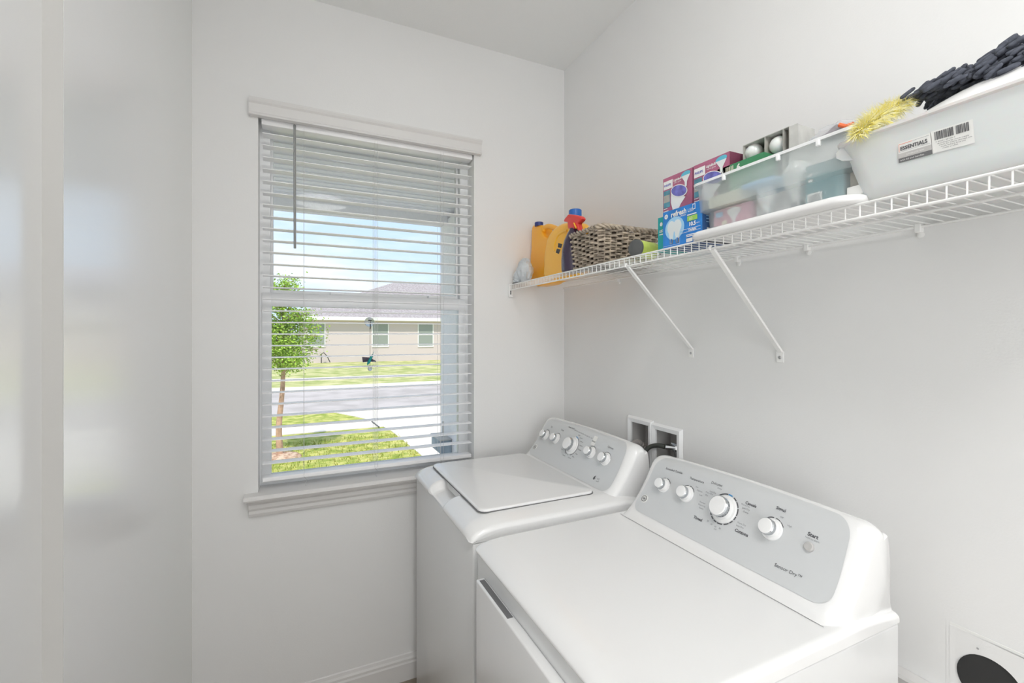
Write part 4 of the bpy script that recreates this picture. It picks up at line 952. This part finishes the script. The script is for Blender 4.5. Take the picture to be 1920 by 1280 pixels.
# charcoal chenille duster: one countless mass of soft fingers
mb = MB(); rn = random.Random(5)
bot = [(1722, 190), (1760, 180), (1800, 171), (1850, 163), (1890, 158), (1935, 150), (1990, 140)]
top = [(1726, 184), (1765, 158), (1800, 140), (1850, 118), (1890, 92), (1935, 72), (1990, 60)]
XD = 1.03
for k in range(620):
    s_ = rn.random() ** .8 * 6; i = min(5, int(s_)); f = s_ - i; v = rn.random()
    bx, by = lerp(bot[i][0], bot[i + 1][0], f), lerp(bot[i][1], bot[i + 1][1], f); tx, ty = lerp(top[i][0], top[i + 1][0], f), lerp(top[i][1], top[i + 1][1], f)
    Xd = XD + lerp(-.06, .07, rn.random()) * (1 - .5 * v)
    p = onX(lerp(bx, tx, v), lerp(by, ty, v), XD); p.x = Xd
    l = rn.uniform(.016, .026); r0 = rn.uniform(.0034, .0048)
    d = Vector((-.35 * (1 if Xd < XD else -1), .75, -.45 + rn.uniform(-.45, .35))).normalized()
    a = p - d * l * .5; b = p + d * l * .5
    
    pts = [a.lerp(b, t) for t in (0, .12, .35, .65, .88, 1)]
    mb.tube(pts, [r0 * .5, r0 * .92, r0, r0, r0 * .92, r0 * .5], M['charc'], 8)
CHD = thing('chenille_duster', (XD, .33, ZT + .03), 'charcoal chenille duster with many soft fingers lying on the white domed lid', 'duster')
o = mb.obj('chenille_fingers', CHD, angle=80); o['kind'] = 'stuff'
mb = MB(); q = [onX(1735, 186, XD), onX(1800, 160, XD), onX(1890, 132, XD), onX(1990, 110, XD)]; mb.tube(q, [.005, .012, .022, .03], M['charc'], 10); mb.obj('core', CHD)

# ------------------------------------------------------------------ ceiling lamp above the frame, and a fill lamp added further back
for kk, (nm, (lx, ly), rr, lab) in enumerate((('ceiling_light', LAMP, .15, 'round white flush ceiling light above the machines'), ('ceiling_light', FILL_LAMP, .27, 'large round fill lamp added on the ceiling further back in the room'))):
    r = thing(nm, (lx, ly, CZ), lab, 'light')
    mb = MB(); mb.lathe([(rr, 0), (rr, -.03), (rr * .96, -.035)], (lx, ly, CZ - .0005), (0, 0, 1), M['white'], 40); mb.obj('base', r)
    mb = MB(); mb.lathe([(rr * .94, -.036), (rr * .90, -.060), (rr * .6, -.085), (0, -.095)], (lx, ly, CZ - .0005), (0, 0, 1), M['lampglow%d' % kk], 40); mb.obj('diffuser', r)

# ------------------------------------------------------------------ outside
GZ = -.45
def gz(x, y): return onZ(x, y, GZ)
mb = MB(); mb.box((-60, YO + .02, GZ - .1), (70, 17.05, GZ), M['grass']); struct('lawn', mb)
mb = MB(); mb.box((-60, 17.9, GZ - .1), (70, 80, GZ), M['grass2']); struct('far_lawn', mb)
mb = MB(); mb.box((-14, YO + .03, GZ - .05), (1.83, 6.5, GZ + .013), M['conc']); struct('bounce_slab', mb)  # unseen pale slab, added to bounce light up to the soffit
yr0, yr1 = gz(515, 778).y, gz(515, 734).y
mb = MB(); mb.box((-60, yr0, GZ - .09), (70, yr1, GZ + .012), M['road']); struct('street', mb)
mb = MB(); mb.box((-60, yr1, GZ - .09), (70, gz(515, 728).y, GZ + .02), M['conc']); struct('far_curb', mb)
ys0, ys1 = gz(515, 817).y, gz(515, 801.5).y
mb = MB(); mb.box((-60, ys0, GZ - .09), (1.75, ys1, GZ + .012), M['conc']); struct('sidewalk', mb)
mb = MB(); mb.box((-60, gz(515, 716).y, GZ - .09), (70, gz(515, 711).y, GZ + .015), M['conc']); struct('far_sidewalk', mb)
mb = MB(); e = [(1.84, YO + .6), (1.84, 7.6), (1.75, 9.6), (1.55, 11.0), (1.25, 11.7), (.72, yr0), (12, yr0), (12, YO + .6)]
mb.loft([[Vector((x, y, z)) for x, y in e] for z in (GZ - .05, GZ + .014)], M['conc']); struct('driveway', mb)
# porch: pier on the right, beam, soffit, own roof
mb = MB(); mb.box((1.018, YO + .001, GZ), (1.30, 3.5, 2.41), M['stucco']); struct('porch_side_wall', mb)
mb = MB(); mb.box((-6, 3.32, 2.385), (1.30, 3.5, 2.66), M['stucco']); mb.box((-6, 3.318, 2.375), (1.018, 3.345, 2.385), M['stucco']); struct('porch_beam', mb)
mb = MB(); y = YO + .001
mb.box((-6, y, 2.448), (8, 3.32, 2.458), M['soffit'])
while y < 3.30: mb.box((-6, y, 2.441), (1.018, y + .012, 2.448), M['soffit']); y += .076
struct('soffit', mb)
mb = MB(); P = [(3.66, 2.50), (3.66, 2.64), (-3.2, 4.9), (-3.2, 4.76)]
mb.loft([[Vector((x, y, z)) for y, z in P] for x in (-12, 14)], M['roof']); struct('exterior_roof', mb)
mb = MB(); mb.box((-12, YO - .05, GZ), (XL - .6, YO, 2.45), M['stucco']); mb.box((XW + .1, YO - .05, GZ), (14, YO, 2.45), M['stucco']); struct('exterior_facade', mb)
mb = MB(); P = onY(838, 832, 3.30)
mb.box((.93, 3.22, P.z - .05), (1.0175, 3.46, P.z + .045), M['ubox'], .006); mb.box((.925, 3.215, P.z + .045), (1.0175, 3.465, P.z + .055), M['boxin'], .002)
mb.tube([(.975, 3.30, P.z + .055), (.975, 3.30, P.z + .17)], .006, M['boxin'], 8)
o = mb.obj('utility_box'); rebase(o, (.97, 3.3, P.z - .05)); tag(o, 'small slate blue utility box on the stucco pier outside the window', 'utility box')
# far house
HY = 34.6
def hp(x, y): return onY(x, y, HY)
a = hp(562, 681); xr = 24.0; ze = hp(700, 601).z; xl = a.x
HS = thing('neighbour_house', (xl + 8, HY + 5, GZ), 'long cream single storey house across the street with hip roof', 'house')
mb = MB(); mb.box((xl, HY, GZ), (xr, HY + 11, ze), M['hwall']); mb.obj('wall', HS, smooth=False)
of = .45; zr = onY(737, 530, HY + 5.5).z; y0_, y1_ = HY - of, HY + 11 + of; xa = xl - of - .6; xb = xr + of; rx = onY(737, 530, HY + 5.5).x
mb = MB(); z1 = hp(600, 594).z
V = [(xa, y0_, z1), (xb, y0_, z1), (xb, y1_, z1), (xa, y1_, z1), (rx, HY + 5.5, zr), (xb - 6, HY + 5.5, zr)]
mb.add(V, [(0, 1, 5, 4), (1, 2, 5), (2, 3, 4, 5), (3, 0, 4), (0, 3, 2, 1)], M['roof']); mb.obj('roof', HS, smooth=False)
mb = MB(); mb.box((xa, y0_ - .02, ze), (xb, y0_ + .10, z1 + .02), M['fascia']); mb.box((xa, y0_, ze), (xa + .1, y1_, z1 + .01), M['fascia']); mb.box((xa, y0_, ze - .01), (xb, HY, ze + .02), M['soffit']); mb.obj('fascia', HS, smooth=False)
for x0, x1 in ((580, 607), (700, 726), (786, 810)):
    p0, p1 = hp(x0, 648), hp(x1, 607); zlo, zhi = p0.z, hp(x0, 607).z
    mb = MB(); X0, X1 = p0.x - .05, p1.x + .05
    mb.box((X0 - .06, HY - .05, zlo - .10), (X1 + .06, HY, zlo), M['fascia']); mb.box((X0 - .06, HY - .04, zlo), (X0, HY, zhi), M['fascia']); mb.box((X1, HY - .04, zlo), (X1 + .06, HY, zhi), M['fascia'])
    mb.box((X0, HY - .04, (zlo + zhi) / 2 - .03), (X1, HY, (zlo + zhi) / 2 + .03), M['fascia']); mb.box((X0 - .06, HY - .04, zhi), (X1 + .06, HY, zhi + .06), M['fascia'])
    wf = mb.obj('window', HS, smooth=False)
    mb = MB(); mb.box((X0, HY - .02, zlo), (X1, HY - .005, zhi), M['hglass']); o = mb.obj('pane', wf, smooth=False); o.location = (0, 0, 0)
mb = MB(); p = hp(602, 681); mb.tube([(p.x, HY - .4, GZ), (p.x, HY - .4, GZ + .62), (p.x + .15, HY - .4, GZ + .72), (p.x + .35, HY - .5, GZ + .5), (p.x + .55, HY - .6, GZ + .05)], .03, M['black'], 6)
o = mb.obj('garden_hose'); rebase(o, (p.x, HY - .4, GZ)); tag(o, 'dark hose on a short post before the cream house', 'hose')
mb = MB(); p = gz(697, 792); q = gz(711, 803); mb.tube([p + Vector((0, 0, .03)), q + Vector((0, 0, .03))], .012, M['black'], 6)
o = mb.obj('fallen_twig'); rebase(o, tuple(p)); tag(o, 'dark thin twig lying at the edge of the driveway', 'twig')
# tree
tp = gz(523, 858)
TR = thing('young_tree', tuple(tp), 'young leafy street tree with slim pinkish trunk left outside the window', 'tree')
s_ = tp.y / 8.15
mb = MB(); mb.tube(bez([tp + Vector((.02, 0, -.02)), tp + Vector((0, 0, .5)), tp + Vector((.05, 0, 1.1)), tp + Vector((.07, 0, 1.8)), tp + Vector((.05, .03, 2.75))], 24), [.055 - .0016 * i for i in range(25)][:len(bez([(0, 0, 0)] * 5, 24))], M['bark'], 10)
rn = random.Random(21); twigs = []
for k in range(54):
    z = rn.triangular(1.15, 3.2, 1.9); a = rn.uniform(0, 6.28); L = (rn.uniform(.22, .58)) * (1 - .6 * max(0, (z - 1.95) / 1.2)); b = tp + Vector((.05, 0, z)); e_ = b + Vector((math.cos(a) * L, math.sin(a) * L, .10 + rn.uniform(-.12, .22)))
    mb.tube([b, (b + e_) / 2 + Vector((0, 0, .03)), e_], [.014, .008, .004], M['bark'], 5); twigs.append((b, e_))
mb.obj('trunk', TR)
mb = MB()
for b, e_ in twigs:
    for k in range(230):
        t = rn.random() ** .6; p = b.lerp(e_, t) + Vector((rn.gauss(0, .09), rn.gauss(0, .09), rn.gauss(0, .065)))
        d = Vector((rn.gauss(0, 1), rn.gauss(0, 1), rn.gauss(0, .6))).normalized(); u = d.orthogonal().normalized(); u = (u * math.cos(k) + d.cross(u) * math.sin(k)); l = rn.uniform(.030, .052)
        mb.add([p, p + d * l * .5 + u * l * .28, p + d * l, p + d * l * .5 - u * l * .28], [(0, 1, 2, 3)], M['leaf'])
mb.obj('foliage', TR, smooth=False)
mb = MB(); mb.lathe([(.34, 0), (.30, .03), (.12, .07), (0, .07)], tuple(tp), (0, 0, 1), M['mulch'], 24); o = mb.obj('mulch_ring', smooth=True); rebase(o, tuple(tp)); tag(o, 'reddish mulch ring around the foot of the young tree', 'mulch'); o['kind'] = 'stuff'
# tufts at the near lawn edge
mb = MB()
for k in range(2600):
    x = rn.uniform(-.9, 2.0); y = rn.uniform(6.4, 9.4)
    if x > 1.82: continue
    h = rn.uniform(.03, .07); a = rn.uniform(0, 6.28); dx, dy = math.cos(a) * .008, math.sin(a) * .008; lx, ly = rn.uniform(-.03, .03), rn.uniform(-.03, .03)
    mb.add([(x - dx, y - dy, GZ), (x + dx, y + dy, GZ), (x + lx, y + ly, GZ + h)], [(0, 1, 2)], M['grass'])
o = mb.obj('grass_blades', smooth=False); rebase(o, (.5, 8, GZ)); tag(o, 'short green grass blades on the near lawn outside the window', 'grass'); o['kind'] = 'stuff'
